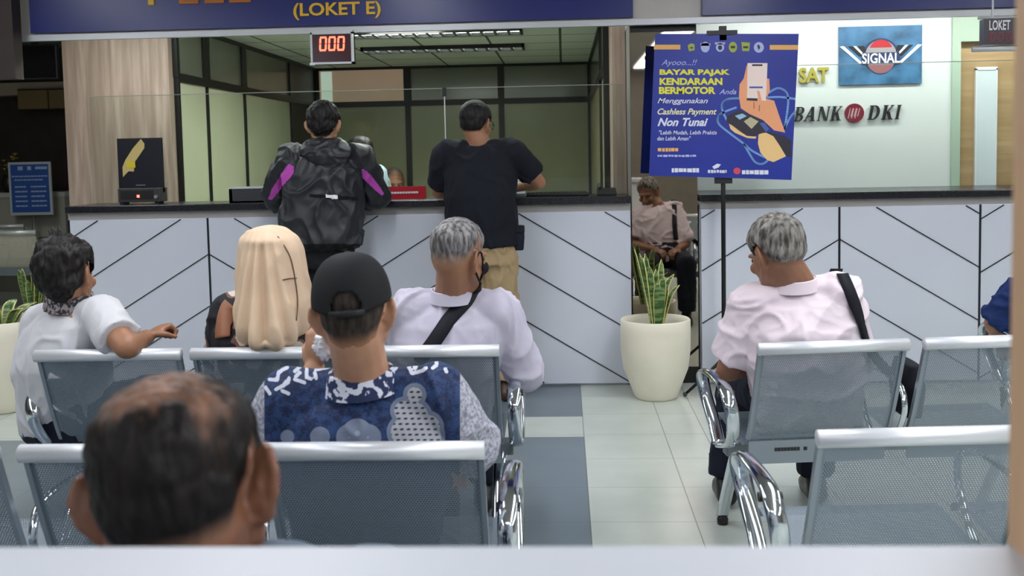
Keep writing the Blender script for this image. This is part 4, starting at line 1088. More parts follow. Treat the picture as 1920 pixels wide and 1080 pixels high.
def human(label, hd, sh, el, wr, hip, kn, an, skin, root_z=0.0, group=None, hs=1.0, vox=.0055, fat=1.0, earout=1.0, hand=(None, None), deep=1.0, neck=.055, bow=.03, cat='person', earsz=1.0, foot=(0, 1, 0)):
    """one continuous body, from the joints' places; returns what the clothes need"""
    J = {}
    P = np.array(hd[0], float); R = rotm(*hd[1:]); T = lambda q: P+R@(np.array(q, float)*hs)
    hip = np.array(hip, float); sh = [np.array(s, float) for s in sh]; el = [np.array(s, float) for s in el]; wr = [np.array(s, float) for s in wr]
    kn = [np.array(s, float) for s in kn]; an = [np.array(s, float) for s in an]
    rv = unit(sh[1]-sh[0]); mid = (sh[0]+sh[1])/2; nb = mid+np.array([0, 0, .055])
    root = thing('person', label, cat, (hip[0], hip[1], root_z), 0, group)
    rings, up, rv_, fv = torso_rings(hip, nb, rv, fat*.96, 0, deep*.95, bow)
    pr_ = head_prims(P, R, hs, earout, earsz=earsz)
    pr_.append(p_loft(rings)); pr_.append(p_cone(T((0, -.028, -.03)), nb-fv*.01, neck*hs, neck*1.08)); pr_.append(p_cone(T((0, .0, -.06)), nb+fv*.015, neck*.85*hs, neck))
    for i in (0, 1):
        pr_.append(p_cone(nb-up*.02, sh[i], .05, .05)); pr_.append(p_cone(sh[i], el[i], .052, .042)); pr_.append(p_cone(el[i], wr[i], .042, .027, flat=None))
        pr_.append(p_cone(el[i]+(wr[i]-el[i])*.1, el[i]+(wr[i]-el[i])*.4, .043, .04))
        hip_i = hip+rv*(-.09 if i == 0 else .09)
        pr_.append(p_cone(hip_i, kn[i], .08, .055)); pr_.append(p_cone(kn[i], an[i], .052, .036)); pr_.append(p_cone(kn[i]+(an[i]-kn[i])*.2, kn[i]+(an[i]-kn[i])*.45, .052, .05))
        f_ = unit(foot); pr_.append(p_cone(an[i]+np.array([0, 0, -.045])-f_*.03, an[i]+f_*.14+np.array([0, 0, -.055]), .034, .026))
        h = hand[i]
        if h is None: h = (wr[i]-el[i], np.array([0, 0, -1.0]), .5, 1 if i == 0 else -1)
        pr_ += hand_prims(wr[i], *h)
    V, N, Fc = union(pr_, vox, 3)
    body = surf('body', V, Fc, skin, root)
    for e in (-1, 1):
        ey = MB(); A, B = p_ell(T((e*.030, .0845, .006)), np.array((.0125, .012, .0115))*hs, R, 14, 10); ey.add(A-np.array(parent_world(root)), B); ey.build('eye', M_eye, root, True)
    J.update(root=root, V=V, N=N, F=Fc, P=P, R=R, hs=hs, hip=hip, sh=sh, el=el, wr=wr, kn=kn, an=an, rv=rv, nb=nb, up=up, fv=fv, fat=fat, deep=deep, bow=bow, T=T)
    return J
def eyemat():
    t = NT('eye'); t.base(lin((70, 58, 50))); t.b.inputs['Roughness'].default_value = .2; return t.m
M_eye = eyemat()
def upper(J, name, m, grow=.016, sleeve=(.55, .55), sr=(.066, .06), fat=None, vox=.007, wr_amp=.006, wscale=9, seed=1, lo=-.12, extra=(), stretch=(1, 1, 1), deep=None, smooth=5, attrs=None, hipw=1.0, shw=1.04, ridge=.6):
    """shirt, tee or jacket following the body; sleeve = how far down the arm (1 elbow, 2 wrist)"""
    rings, up, rv, fv = torso_rings(J['hip'], J['nb']-J['up']*.012, J['rv'], fat or J['fat'], grow, deep or J['deep'], J['bow'], shw, hipw, lo)
    pr_ = [p_loft(rings)]
    for i in (0, 1):
        s, e, w_ = J['sh'][i], J['el'][i], J['wr'][i]; k = sleeve[i] if isinstance(sleeve, (list, tuple)) else sleeve
        pr_.append(p_cone(J['nb']-up*.035, s, .052+grow*.5, sr[0]*.96))
        if k <= 1: pr_.append(frustum(s, s+(e-s)*k, sr[0], sr[1]))
        else:
            pr_.append(p_cone(s, e, sr[0], sr[1]*.94)); pr_.append(frustum(e, e+(w_-e)*(k-1), sr[1]*.94, sr[1]*.72))
    pr_ += list(extra)
    V, N, Fc = union(pr_, vox, smooth)
    V2 = wrinkle(V, N, wr_amp, wscale, seed, stretch, ridge)
    at = attrs(V2, N) if attrs else None
    o = surf(name, V2, Fc, m, J['root'], at)
    return o, V2, N, Fc
def frustum(a, b, ra, rb, n=20):
    a = np.array(a, float); b = np.array(b, float); d = unit(b-a); L = np.linalg.norm(b-a)
    e = np.cross(d, (0, 0, 1) if abs(d[2]) < .9 else (1, 0, 0)); e /= np.linalg.norm(e); g = np.cross(d, e)
    prof = [(-ra*cos(t), ra*sin(t)) for t in [pi/2*k/4 for k in range(1, 5)]] + [(L*.5, (ra+rb)/2), (L, rb)]
    V = [a-d*ra]; Fc = []
    for (t, r) in prof: V += [a+d*t+e*r*cos(2*pi*k/n)+g*r*sin(2*pi*k/n) for k in range(n)]
    V.append(b); m = len(prof)
    for k in range(n):
        Fc.append((0, 1+(k+1)%n, 1+k)); Fc.append((len(V)-1, 1+(m-1)*n+k, 1+(m-1)*n+(k+1)%n))
    for i in range(m-1):
        for k in range(n): Fc.append((1+i*n+k, 1+i*n+(k+1)%n, 1+(i+1)*n+(k+1)%n, 1+(i+1)*n+k))
    return np.array(V), Fc
def lower(J, m, grow=.014, vox=.012, name='trousers', waist=.12, r=(.094, .07, .062), belt=None, amp=.006, cuff=.94):
    hip, rv, up = J['hip'], J['rv'], J['up']; fv = J['fv']; pr_ = []
    rvh = unit(np.array([rv[0], rv[1], 0]))
    pr_.append(p_loft([(hip+up*waist, .158*J['fat']+grow, .12*J['deep']+grow, rvh, fv), (hip+up*.02, .17+grow, .128*J['deep']+grow, rvh, fv), (hip-up*.1, .16+grow, .11+grow, rvh, fv)]))
    for i in (0, 1):
        h = hip+rvh*(-.088 if i == 0 else .088); pr_.append(p_cone(h, J['kn'][i], r[0], r[1])); pr_.append(frustum(J['kn'][i], J['kn'][i]+(J['an'][i]-J['kn'][i])*cuff, r[1], r[2]))
    V, N, Fc = union(pr_, vox, 4); V = wrinkle(V, N, amp, 10, 4, (1, 1, .6))
    return surf(name, V, Fc, m, J['root'])
def shoes(J, m, f_=(0, 1, 0)):
    f_ = unit(f_)
    for i in (0, 1):
        a = J['an'][i]; z0 = np.array([a[0], a[1], 0.0])
        V, N, Fc = union([p_cone(z0-f_*.04+np.array([0, 0, .045]), z0+f_*.10+np.array([0, 0, .04]), .043, .04), p_cone(z0+f_*.1+np.array([0, 0, .036]), z0+f_*.16+np.array([0, 0, .033]), .042, .032), p_cone(z0-f_*.03+np.array([0, 0, .06]), z0+np.array([0, 0, .095]), .042, .042)], .008, 4)
        V[:,2] = np.maximum(V[:,2], .003); surf('shoe', V, Fc, m, J['root'])
def collar(J, m, c, R, rx, ry, h, thick=.006, name='collar', open_front=0.0, lean=0.0, flare=.0, amp=0.0):
    """fabric band round the neck: outer and inner faces with a rolled edge"""
    n = 44; V = []; Fc = []
    prof = [(0, 0), (-.001, h*.5), (-.002, h), (-.002-thick*.5, h+thick*.4), (-.002-thick, h), (-thick, 0)]
    for (o_, z) in prof:
        for k in range(n):
            t = 2*pi*k/n; wob = amp*mnoise.noise(Vector((cos(t)*3, sin(t)*3, z*60)))
            fl = flare*(1-z/h)
            V.append(np.array(c)+R@np.array([(rx+o_+fl+wob)*cos(t), (ry+o_+fl+wob)*sin(t), z-lean*sin(t)]))
    m_ = len(prof)
    for i in range(m_):
        for k in range(n): Fc.append((i*n+k, i*n+(k+1)%n, ((i+1)%m_)*n+(k+1)%n, ((i+1)%m_)*n+k))
    o = surf(name, np.array(V), Fc, m, J['root']); md = o.modifiers.new('e', 'EDGE_SPLIT'); md.split_angle = radians(35)
    return o
def snap(V, N, pts, off=.004, back=True):
    """the points of a surface seen at these photo pixels, lifted off it by off"""
    X, Y = project(V); out = []; dist = np.linalg.norm(V-CAMP, axis=1)
    ok = ((V-CAMP)*N).sum(1) < 0
    for (x, y) in pts:
        d = np.hypot(X-x, Y-y)+np.where(ok, 0, 1e6); c = np.argsort(d)[:40]; c = c[d[c] < d[c[0]]+6]; i = c[np.argmin(dist[c])]
        out.append((V[i]+N[i]*off, N[i]))
    return out
def ribbon(name, pts, width, m, parent, thick=.003, sm=4):
    """flat strap lying on a surface; pts = [(point, normal)...]"""
    P = bez([tuple(p) for p, n_ in pts], sm); n0 = [n_ for p, n_ in pts]; V = []; Fc = []; M_ = len(P); off = np.array(parent_world(parent))
    for i, p in enumerate(P):
        p = np.array(p); t = unit(np.array(P[min(i+1, M_-1)])-np.array(P[max(i-1, 0)])); s_ = i/(M_-1)*(len(n0)-1); a = int(min(s_, len(n0)-2)); nn = unit(n0[a]*(1-s_+a)+n0[a+1]*(s_-a)); b = unit(np.cross(t, nn)); nn = np.cross(b, t)
        V += [p-b*width/2-off, p+b*width/2-off, p+b*width/2+nn*thick-off, p-b*width/2+nn*thick-off]
    for i in range(M_-1):
        for k in range(4): Fc.append((4*i+k, 4*i+(k+1)%4, 4*(i+1)+(k+1)%4, 4*(i+1)+k))
    Fc += [(3,2,1,0), (4*M_-4, 4*M_-3, 4*M_-2, 4*M_-1)]
    return MB().add(V, Fc).build(name, m, parent, True)
def patch(name, V, N, Fc, cond, off, m, parent):
    used, F2 = sub(V, Fc, cond); par = list(range(len(used)))
    def find(i):
        while par[i] != i: par[i] = par[par[i]]; i = par[i]
        return i
    for f in F2:
        for i in f[1:]: par[find(i)] = find(f[0])
    cnt = {}
    for f in F2: r_ = find(f[0]); cnt[r_] = cnt.get(r_, 0)+1
    best = max(cnt, key=cnt.get); F2 = [f for f in F2 if find(f[0]) == best]; ks = sorted({i for f in F2 for i in f}); mp = {i: j for j, i in enumerate(ks)}
    used = used[ks]; F2 = [tuple(mp[i] for i in f) for f in F2]
    return surf(name, V[used]+N[used]*off, F2, m, parent)
def inpoly(X, Y, poly):
    r = np.zeros(len(X), bool); n = len(poly)
    for i in range(n):
        x0, y0 = poly[i]; x1, y1 = poly[(i+1)%n]
        c = ((y0 > Y) != (y1 > Y)) & (X < (x1-x0)*(Y-y0)/(y1-y0+1e-9)+x0); r ^= c
    return r
def cloth(name, rgb, rough=.8, var=.06, nscale=7, bump=.25, bscale=160, sheen=0):
    t = NT(name); c = lin(rgb); n = t.noise(nscale, 4)
    t.base(t.mix(t.sstep(n, .3, .7), tuple(v*(1-var) for v in c[:3])+(1,), tuple(min(1, v*(1+var)) for v in c[:3])+(1,)))
    t.b.inputs['Roughness'].default_value = rough; t.b.inputs['Specular IOR Level'].default_value = .25
    t.bump(t.noise(bscale, 2), bump, .0015); return t.m
S_BROWN = skinmat('brown_skin', (158, 112, 84)); S_DARK = skinmat('dark_brown_skin', (126, 84, 62)); S_TAN = skinmat('tan_brown_skin', (142, 100, 76)); S_LIGHT = skinmat('light_brown_skin', (190, 142, 112))
M_navyc = cloth('dark_navy_cloth', (24, 28, 42)); M_blackc = cloth('black_cloth', (22, 23, 26)); M_khaki = cloth('khaki_cotton', (164, 142, 108), var=.1)
M_shoe = mat('black_leather_shoe', (24, 22, 22), .4); M_shoeb = mat('brown_leather_shoe', (66, 46, 34), .45)
M_strap = cloth('black_webbing', (22, 24, 32), .7)
def seated(hip, spread=.12, kx=0.0, tilt=0.0):
    hip = np.array(hip); k = [hip+np.array([-spread+kx, .42, -.01]), hip+np.array([spread+kx, .42, -.01])]
    return k, [np.array([k[0][0]-.0, k[0][1]-.03+tilt, .085]), np.array([k[1][0], k[1][1]-.03+tilt, .085])]

# ================================================================== PEOPLE
def at(x, y, Y): return PY(x, y, Y)
def zset(p, z): p = np.array(p, float); p[2] = z; return p

# --- man in the white tee at the left, arm over the bench
hip = zset(at(128, 790, 3.66), .505); kn, an = seated(hip, kx=.05)
J = human('person in a white tee and patterned neck scarf, arm over the bench back', (at(126, 520, 3.52), -5, -4, -3),
          (at(82, 604, 3.64), at(192, 594, 3.48)), (at(62, 720, 3.78), at(238, 650, 3.345)), (zset(at(110, 760, 3.95), .58), at(276, 632, 3.55)), hip, kn, an, S_BROWN,
          fat=1.0, hand=(None, ((.55, .75, .35), (.3, .1, -1), 1.15, -1)))
hair(J['root'], J['V'], J['N'], J['F'], J['P'], J['R'], hairmat('hair_black_grey', (14, 13, 13), (44, 40, 39), (50, 40, 34), 0, .006, .5), thick=.028, tuft=.014, seed=3, tscale=34, zb=(.082, .07, .03, -.006, .03, -.02, -.07, -.088, -.088))
tw = []
for k in range(5):
    a = J['T']((-.02+.008*k, -.03, .13)); tw.append(p_cone(a, a+np.array([.004*(k-2)-.012, 0, .036+.012*(k % 2)]), .011, .003, 8))
Vt, Nt, Ft = union(tw, .003, 1); surf('hair_tuft', Vt, Ft, mat('hair_black_tuft', (26, 24, 24), .6), J['root'])
M_wt = cloth('white_cotton', (204, 204, 208), var=.02)
upper(J, 'tee_shirt', M_wt, .014, (.62, .72), (.074, .07), fat=1.06, seed=2, wr_amp=.008, wscale=8, stretch=(1, 1, .6))
M_scarf = NT('patterned_scarf'); n_ = M_scarf.noise(70, 3); M_scarf.base(M_scarf.mix(M_scarf.sstep(n_, .46, .54), lin((44, 42, 50)), lin((146, 136, 138)))); M_scarf.b.inputs['Roughness'].default_value = .85
collar(J, M_scarf.m, J['nb']+np.array([0, -.012, -.012]), rotm(0, 6, 6), .077, .08, .052, .012, 'neck_scarf', amp=.006, flare=.012)
lower(J, M_navyc); shoes(J, M_shoeb)

# --- woman in the beige hijab
hip = zset(at(505, 790, 3.66), .505); kn, an = seated(hip)
J = human('person in a long beige head veil and dark floral blouse on the bench', (at(506, 497, 3.54), -8, -8, 2), (at(430, 586, 3.56), at(592, 578, 3.57)), (at(412, 700, 3.68), at(612, 690, 3.70)),
          (zset(at(470, 740, 3.95), .56), zset(at(560, 740, 3.95), .56)), hip, kn, an, S_LIGHT, fat=.92, hs=.95)
P, T = J['P'], J['T']
# veil: loft from crown to back hem
fv = np.array([0, 1, 0.0]); rx = np.array([1, 0, 0.0]); cxm = lambda px, Y: at(px, 560, Y)[0]
rings = []
for y, xl, xr, dy, wy in ((422, 494, 508, .0, .012), (424, 484, 520, .0, .035), (430, 467, 538, .0, .072), (446, 454, 556, .0, .105), (470, 450, 565, .0, .118), (500, 447, 570, -.005, .124), (540, 444, 576, -.01, .13), (575, 442, 582, -.015, .145), (605, 444, 580, -.02, .155), (626, 454, 574, -.025, .155), (640, 468, 562, -.03, .14), (648, 490, 540, -.035, .10)):
    k_ = min(1, max(0, (y-424)/20)); c0 = at((xl+xr)/2, y, 3.53+dy-.016*k_); rings.append((c0, (xr-xl)/2/1950*3.53, wy+.012*k_, rx, fv))
V, Fc = p_loft(rings, 72, 2.0)
V, N, Fc = union([(V, Fc)], .006, 24)
cz = V[:,2]; zt, zb_ = cz.max(), cz.min(); s_ = (zt-cz)/(zt-zb_)
ang = np.arctan2(V[:,0]-P[0]+.02*s_, -(V[:,1]-P[1])); 
fold = np.zeros(len(V))
for a0, wd, dp in ((-.55, .12, .8), (-.22, .10, 1.0), (.14, .11, 1.3), (.50, .10, .8), (.85, .15, .6), (-1.0, .2, .6)):
    aa = a0*(.55+.55*s_)+.10*s_; fold -= dp*np.exp(-((ang-aa)/wd)**2)
amp_ = (.032+.008*sstep(s_, .45, .8))*sstep(s_, .02, .2)*(1-.7*sstep(s_, .92, .99))
V2 = V+N*((fold+.3)*amp_*1.0)[:, None]
V2 = wrinkle(V2, N, .004, 7, 3, (1, 1, .35))
face = (V[:,1] > P[1]+.05) & (V[:,2] < P[2]+.07) & (V[:,2] > P[2]-.10) & (np.abs(V[:,0]-P[0]) < .075)
used, F2 = sub(V2, Fc, ~face)
M_veil = cloth('beige_crepe_veil', (214, 188, 160), var=.03)
veil = surf('veil', V2[used], F2, M_veil, J['root'])
M_cord = mat('brown_cord', (104, 76, 60), .6)
for pts in ([(520, 438), (540, 460), (552, 490), (560, 530), (563, 570), (562, 600)], [(536, 524), (548, 523), (560, 522)]):
    q = [p for p, n_ in snap(V2, N, pts, .002)]
    MB().tube([np.array(p)-np.array(parent_world(veil)) for p in bez([tuple(p) for p in q], 4)], .0022, 6).build('seam_cord', M_cord, veil, True)
tf = NT('floral_blouse'); vo = tf.add('ShaderNodeTexVoronoi'); vo.inputs['Scale'].default_value = 13; tc = tf.add('ShaderNodeTexCoord'); nzv = tf.noise(30, 3)
tf.ln(tc.outputs['Object'], vo.inputs['Vector']); dd = tf.math('ADD', vo.outputs['Distance'], tf.math('MULTIPLY', nzv, .35))
c1 = tf.mix(tf.math('LESS_THAN', dd, .66), lin((20, 22, 30)), lin((120, 84, 74))); tf.base(tf.mix(tf.math('LESS_THAN', dd, .55), c1, lin((206, 196, 180)))); tf.b.inputs['Roughness'].default_value = .8
o, V3, N3, F3 = upper(J, 'blouse', tf.m, .02, (1.9, 1.9), (.072, .066), fat=1.02, vox=.009, seed=5, lo=-.1)
lower(J, M_blackc, vox=.014); shoes(J, M_shoe)
# her bag strap on the left shoulder
t = thing('shoulder_bag', 'brown shoulder bag strap on the left shoulder of the veiled person', 'bag', tuple(zset(at(420, 700, 3.5), .47)))
q = snap(V3, N3, [(434, 566), (424, 582), (418, 606), (416, 632)], .006)
ribbon('strap', q, .062, mat('tan_brown_leather', (150, 98, 70), .5), t, .006)
A, B = p_ell((0, 0, 0), (.08, .035, .07)); MB().add(A-np.array([.05, 0, -.03]), B).build('bag_body', mat('dark_brown_leather', (84, 56, 42), .5), t, True)

# --- grey haired man with mask and strap
hip = zset(at(826, 790, 3.68), .505); kn, an = seated(hip)
J = human('person with short grey hair, black mask and lilac white shirt on the bench', (at(861, 487, 3.5), -32, -6, 3), (at(768, 584, 3.56), at(932, 582, 3.57)), (at(742, 700, 3.70), at(985, 700, 3.66)),
          (zset(at(800, 740, 3.98), .56), zset(at(985, 735, 3.92), .63)), hip, kn, an, S_BROWN, fat=1.0, neck=.058)
hair(J['root'], J['V'], J['N'], J['F'], J['P'], J['R'], hairmat('hair_silver', (62, 60, 60), (146, 144, 144), (160, 122, 96), .01, .07, .6), thick=.02, tuft=.003, edge=.06, sides=.35, seed=8, zb=(.082, .07, .03, -.006, .04, .0, -.03, -.04, -.04))
M_lilac = cloth('lilac_white_shirt', (196, 192, 208), var=.03)
o, V3, N3, F3 = upper(J, 'shirt', M_lilac, .018, (1.95, 1.95), (.076, .074), fat=1.06, seed=4, wr_amp=.010, wscale=7, stretch=(1, 1, .7))
collar(J, M_lilac, J['nb']+np.array([0, -.012, -.015]), rotm(0, 12, 0), .074, .076, .040, .005, lean=.006, flare=.008)
R, P, T = J['R'], J['P'], J['T']
M_mask = cloth('black_mask', (24, 24, 28))
mk = (J['V']-P)@R
cnd = (mk[:,1] > .05) & (mk[:,2] < -.005) & (mk[:,2] > -.115) & (np.abs(mk[:,0]) < .066)
patch('face_mask', J['V'], J['N'], J['F'], cnd, .006, M_mask, J['root'])
off = np.array(parent_world(J['root']))
for e in (-1, 1):
    MB().tube([np.array(p)-off for p in bez([tuple(T((e*.062, .055, -.03))), tuple(T((e*.079, .025, .012))), tuple(T((e*.086, .0, .034))), tuple(T((e*.090, -.026, .012))), tuple(T((e*.082, -.012, -.03))), tuple(T((e*.066, .045, -.075)))], 5)], .0036, 6).build('mask_loop', M_mask, J['root'], True)
lower(J, M_navyc); shoes(J, M_shoe)
t = thing('sling_bag', 'black sling bag strap across the back of the lilac white shirt', 'bag', tuple(zset(at(790, 700, 3.55), .56)))
q = snap(V3, N3, [(888, 540), (868, 562), (846, 590), (822, 622), (800, 652), (784, 680)], .005)
ribbon('strap', q, .050, M_strap, t, .004)
A, B = p_ell((0, 0, 0), (.09, .035, .06)); A = A+(at(752, 700, 3.86)-np.array(t.location)); MB().add(A, B).build('bag_body', M_strap, t, True)

# --- man in the black cap and batik shirt
hip = zset(at(690, 950, 2.57), .505); kn, an = seated(hip)
J = human('person in a black cap and navy batik shirt seated before the bald person', (at(664, 592, 2.37), 4, -5, -4), (at(548, 752, 2.46), at(820, 748, 2.46)), (at(512, 850, 2.50), at(880, 832, 2.54)),
          (at(590, 690, 2.62), zset(at(860, 900, 2.78), .58)), hip, kn, an, S_LIGHT, fat=1.12, neck=.062, earout=1.25,
          hand=((np.array([.1, .0, 1.0]), np.array([.6, 1, .1]), .9, 1), None))
hair(J['root'], J['V'], J['N'], J['F'], J['P'], J['R'], hairmat('hair_buzzed', (34, 30, 28), (70, 60, 52), (170, 124, 94), .0, .05, .5), thick=.007, tuft=.0015, edge=.05, seed=1, zb=(.082, .07, .03, -.006, .034, -.01, -.058, -.078, -.078))
P, R, hs, T = J['P'], J['R'], J['hs'], J['T']
# cap: dome with a cut-out above the strap, brim forward
def capz(az): return np.interp(abs(az), [0, 90, 150, 180], [.055, .036, .012, .006])
V = []; Fc = []; nA, nE = 96, 34
for j in range(nE+1):
    for i in range(nA):
        az = -pi+2*pi*i/nA; z0 = capz(np.degrees(az)); s = j/nE; el_ = s*pi/2
        rr = cos(el_)**.8; x = .0875*rr*sin(az); y = -.016+.108*rr*cos(az); z = z0+(.142-z0)*sin(el_)**.95
        V.append((x, y, z))
def iscut(i, j):
    az = -180+360*i/nA; d = 180-abs(az); v = V[j*nA+i]
    return (v[0]/.030)**2+((v[2]-.022)/.034)**2 < 1 and v[2] > .022 and d < 60
for j in range(nE):
    for i in range(nA):
        if any(iscut(a % nA, b) for a in (i, i+1) for b in (j, j+1)): continue
        Fc.append((j*nA+i, j*nA+(i+1) % nA, (j+1)*nA+(i+1) % nA, (j+1)*nA+i))
M_cap = cloth('black_cap_twill', (24, 25, 28), .75, bump=.4)
capV = np.array([P+R@(np.array(v)*1.03) for v in V]); off = np.array(parent_world(J['root']))
me = bpy.data.meshes.new('cap'); me.from_pydata([tuple(v-off) for v in capV], [], Fc); cap = link('cap', me, M_cap, J['root'], True, 0, .004)
coff = np.array(parent_world(cap))
V = []; Fc = []
for j in range(7):
    for i in range(25):
        az = radians(-62+124*i/24); s = j/6; V.append(P+R@np.array([.090*sin(az)*(1+.02*s), -.016+.110*cos(az)*1.0+.075*s*max(0, cos(az*1.35))**.7, .056-.018*s-.012*(sin(az)**2)]))
for j in range(6):
    for i in range(24): Fc.append((j*25+i, j*25+i+1, (j+1)*25+i+1, (j+1)*25+i))
me = bpy.data.meshes.new('brim'); me.from_pydata([tuple(v-coff) for v in V], [], Fc); link('brim', me, M_cap, cap, True, 0, .004)
MB().tube([P+R@np.array(q_)-coff for q_ in [(-.040, -.117, .014), (-.02, -.1265, .012), (0, -.129, .012), (.02, -.1265, .012), (.040, -.117, .014)]], .0075, 8, .3, side=tuple(R@np.array([0, 0, 1.]))).build('strap', mat('black_strap', (14, 14, 16), .6), cap, True)
A, B = p_ell(P+R@np.array([0, -.016, .147])-coff, (.008, .008, .004)); MB().add(A, B).build('button', M_cap, cap, True)
# batik: strokes and cartouches set as distances on the cloth, cut sharp by the shader
def uvp(u, v): return (480+u/4, 640+v/4)
STROKES = [[(650,40),(650,150),(570,175),(605,120)], [(735,70),(745,140)], [(860,60),(860,165),(785,215)], [(800,125),(720,170),(700,230),(630,270)], [(895,55),(960,115),(985,60)], [(1010,150),(920,190),(865,245)],
           [(1050,120),(1050,200),(995,245)], [(1200,100),(1190,205),(1235,130)], [(1140,180),(1170,240),(1250,220),(1275,200)], [(1290,130),(1350,95),(1355,180),(1325,200)], [(1420,205),(1428,228)], [(1440,105),(1440,135)],
           [(100,285),(160,290),(170,230),(235,195)], [(150,360),(240,310),(247,275)], [(290,285),(365,310)], [(380,205),(380,270),(412,282)], [(440,235),(452,278)], [(290,225),(335,185)], [(450,212),(545,192)], [(72,345),(104,392)], [(198,372),(245,392)], [(500,60),(570,95)],
           [(590,70),(560,120)], [(1100,80),(1085,130)], [(940,210),(1010,190)], [(330,235),(300,262)], [(205,335),(225,300)]]
BLOBS = [(1190, 400, 88), (1110, 520, 105), (1175, 570, 150), (1290, 640, 120), (1120, 680, 140), (1230, 720, 190)]
BLOB2 = [(760, 690, 112), (700, 720, 100), (840, 720, 100), (480, 715, 75), (235, 715, 52)]
def batik_attr(V, N):
    X, Y = project(V); u = (X-480)*4; v = (Y-640)*4
    sd = np.full(len(V), 999.0)
    for st in STROKES:
        for a, b in zip(st[:-1], st[1:]):
            ax, ay = a; dx, dy = b[0]-ax, b[1]-ay; t_ = np.clip(((u-ax)*dx+(v-ay)*dy)/(dx*dx+dy*dy), 0, 1); sd = np.minimum(sd, np.hypot(u-ax-t_*dx, v-ay-t_*dy))
    b1 = np.full(len(V), 999.0); b2 = b1.copy()
    for cx_, cy_, r_ in BLOBS: b1 = np.minimum(b1, np.hypot(u-cx_, v-cy_)-r_)
    for cx_, cy_, r_ in BLOB2: b2 = np.minimum(b2, np.hypot(u-cx_, v-cy_)-r_)
    back = N[:,1] < .35
    sd = np.where(back, sd, 999); b1 = np.where(back, b1, 999); b2 = np.where(back, b2, 999)
    return {'stroke': sd/100, 'blob': b1/100, 'blobb': b2/100, 'pu': u/100, 'pv': v/100, 'sleeve': np.where(u > 800, u-1530, 62-u)/100}
tb = NT('batik_cloth'); S_ = tb.attr
nb_ = tb.noise(45, 4); nl = tb.noise(200, 2)
navy = tb.mix(tb.sstep(tb.math('ADD', nb_, tb.math('MULTIPLY', tb.math('SUBTRACT', nl, .5), .6)), .36, .66), lin((20, 34, 70)), lin((40, 66, 112)))
pu, pv = S_('pu'), S_('pv')
def cel(v, s, o=0.0): return tb.math('SUBTRACT', tb.math('FRACT', tb.math('ADD', tb.math('DIVIDE', v, s), o)), .5)
row = tb.math('MULTIPLY', tb.math('FLOOR', tb.math('DIVIDE', pv, .40)), .5)
du = cel(tb.math('ADD', tb.math('ADD', pu, tb.math('MULTIPLY', pv, .35)), tb.math('MULTIPLY', row, .5)), .5); dv = cel(pv, .40)
dot = tb.math('LESS_THAN', tb.math('ADD', tb.math('MULTIPLY', tb.math('MULTIPLY', du, du), 1.0), tb.math('MULTIPLY', tb.math('MULTIPLY', dv, dv), 2.2)), .095)
inner = tb.mix(dot, lin((172, 174, 182)), lin((44, 50, 66)))
col = navy
for nm, wd in (('blob', .32), ('blobb', .9)):
    d_ = S_(nm); rim = tb.mix(nb_, lin((100, 112, 138)), lin((128, 138, 158)))
    col = tb.mix(tb.math('LESS_THAN', d_, 0.0), col, rim)
    if nm == 'blob': col = tb.mix(tb.math('LESS_THAN', d_, -wd), col, inner)
    else: col = tb.mix(tb.math('LESS_THAN', d_, -wd), col, lin((150, 156, 172)))
wob = tb.math('ADD', S_('stroke'), tb.math('MULTIPLY', tb.math('SUBTRACT', nl, .5), .10))
col = tb.mix(tb.math('LESS_THAN', wob, .30), col, tb.mix(.55, lin((22, 34, 70)), navy))
col = tb.mix(tb.math('LESS_THAN', wob, .135), col, lin((206, 212, 228)))
grey = tb.mix(tb.sstep(tb.noise(110, 3), .35, .65), lin((128, 130, 146)), lin((190, 190, 200)))
col = tb.mix(tb.sstep(S_('sleeve'), -.03, .03), col, grey)
tb.base(col); tb.b.inputs['Roughness'].default_value = .8; tb.bump(nl, .15, .001)
o, V3, N3, F3 = upper(J, 'batik_shirt', tb.m, .022, (1.15, 1.02), (.085, .082), fat=1.16, vox=.005, seed=9, wr_amp=.008, wscale=6, stretch=(1, 1, .7), attrs=batik_attr, shw=1.08)
tcol = NT('batik_collar'); vo2 = tcol.noise(46, 2); tcol.base(tcol.mix(tcol.sstep(vo2, .5, .54), lin((26, 40, 78)), lin((206, 210, 224)))); tcol.b.inputs['Roughness'].default_value = .8
collar(J, tcol.m, J['nb']+np.array([0, -.012, -.025]), rotm(0, 10, -3), .080, .082, .048, .008, lean=.006, flare=.016)
lower(J, M_navyc, fat if False else .016); shoes(J, M_shoe)
p = at(606, 650, 2.52)
t = thing('paper_tissue', 'crumpled white tissue held at the neck by the person in the cap', 'tissue', tuple(p))
V, N, Fc = union([p_ell((0, 0, 0), (.020, .012, .030))], .004, 1); V = wrinkle(V, N, .010, 60, 3); me = bpy.data.meshes.new('tissue'); me.from_pydata([tuple(v) for v in V], [], Fc); link('tissue', me, M_whiteink, t, True)

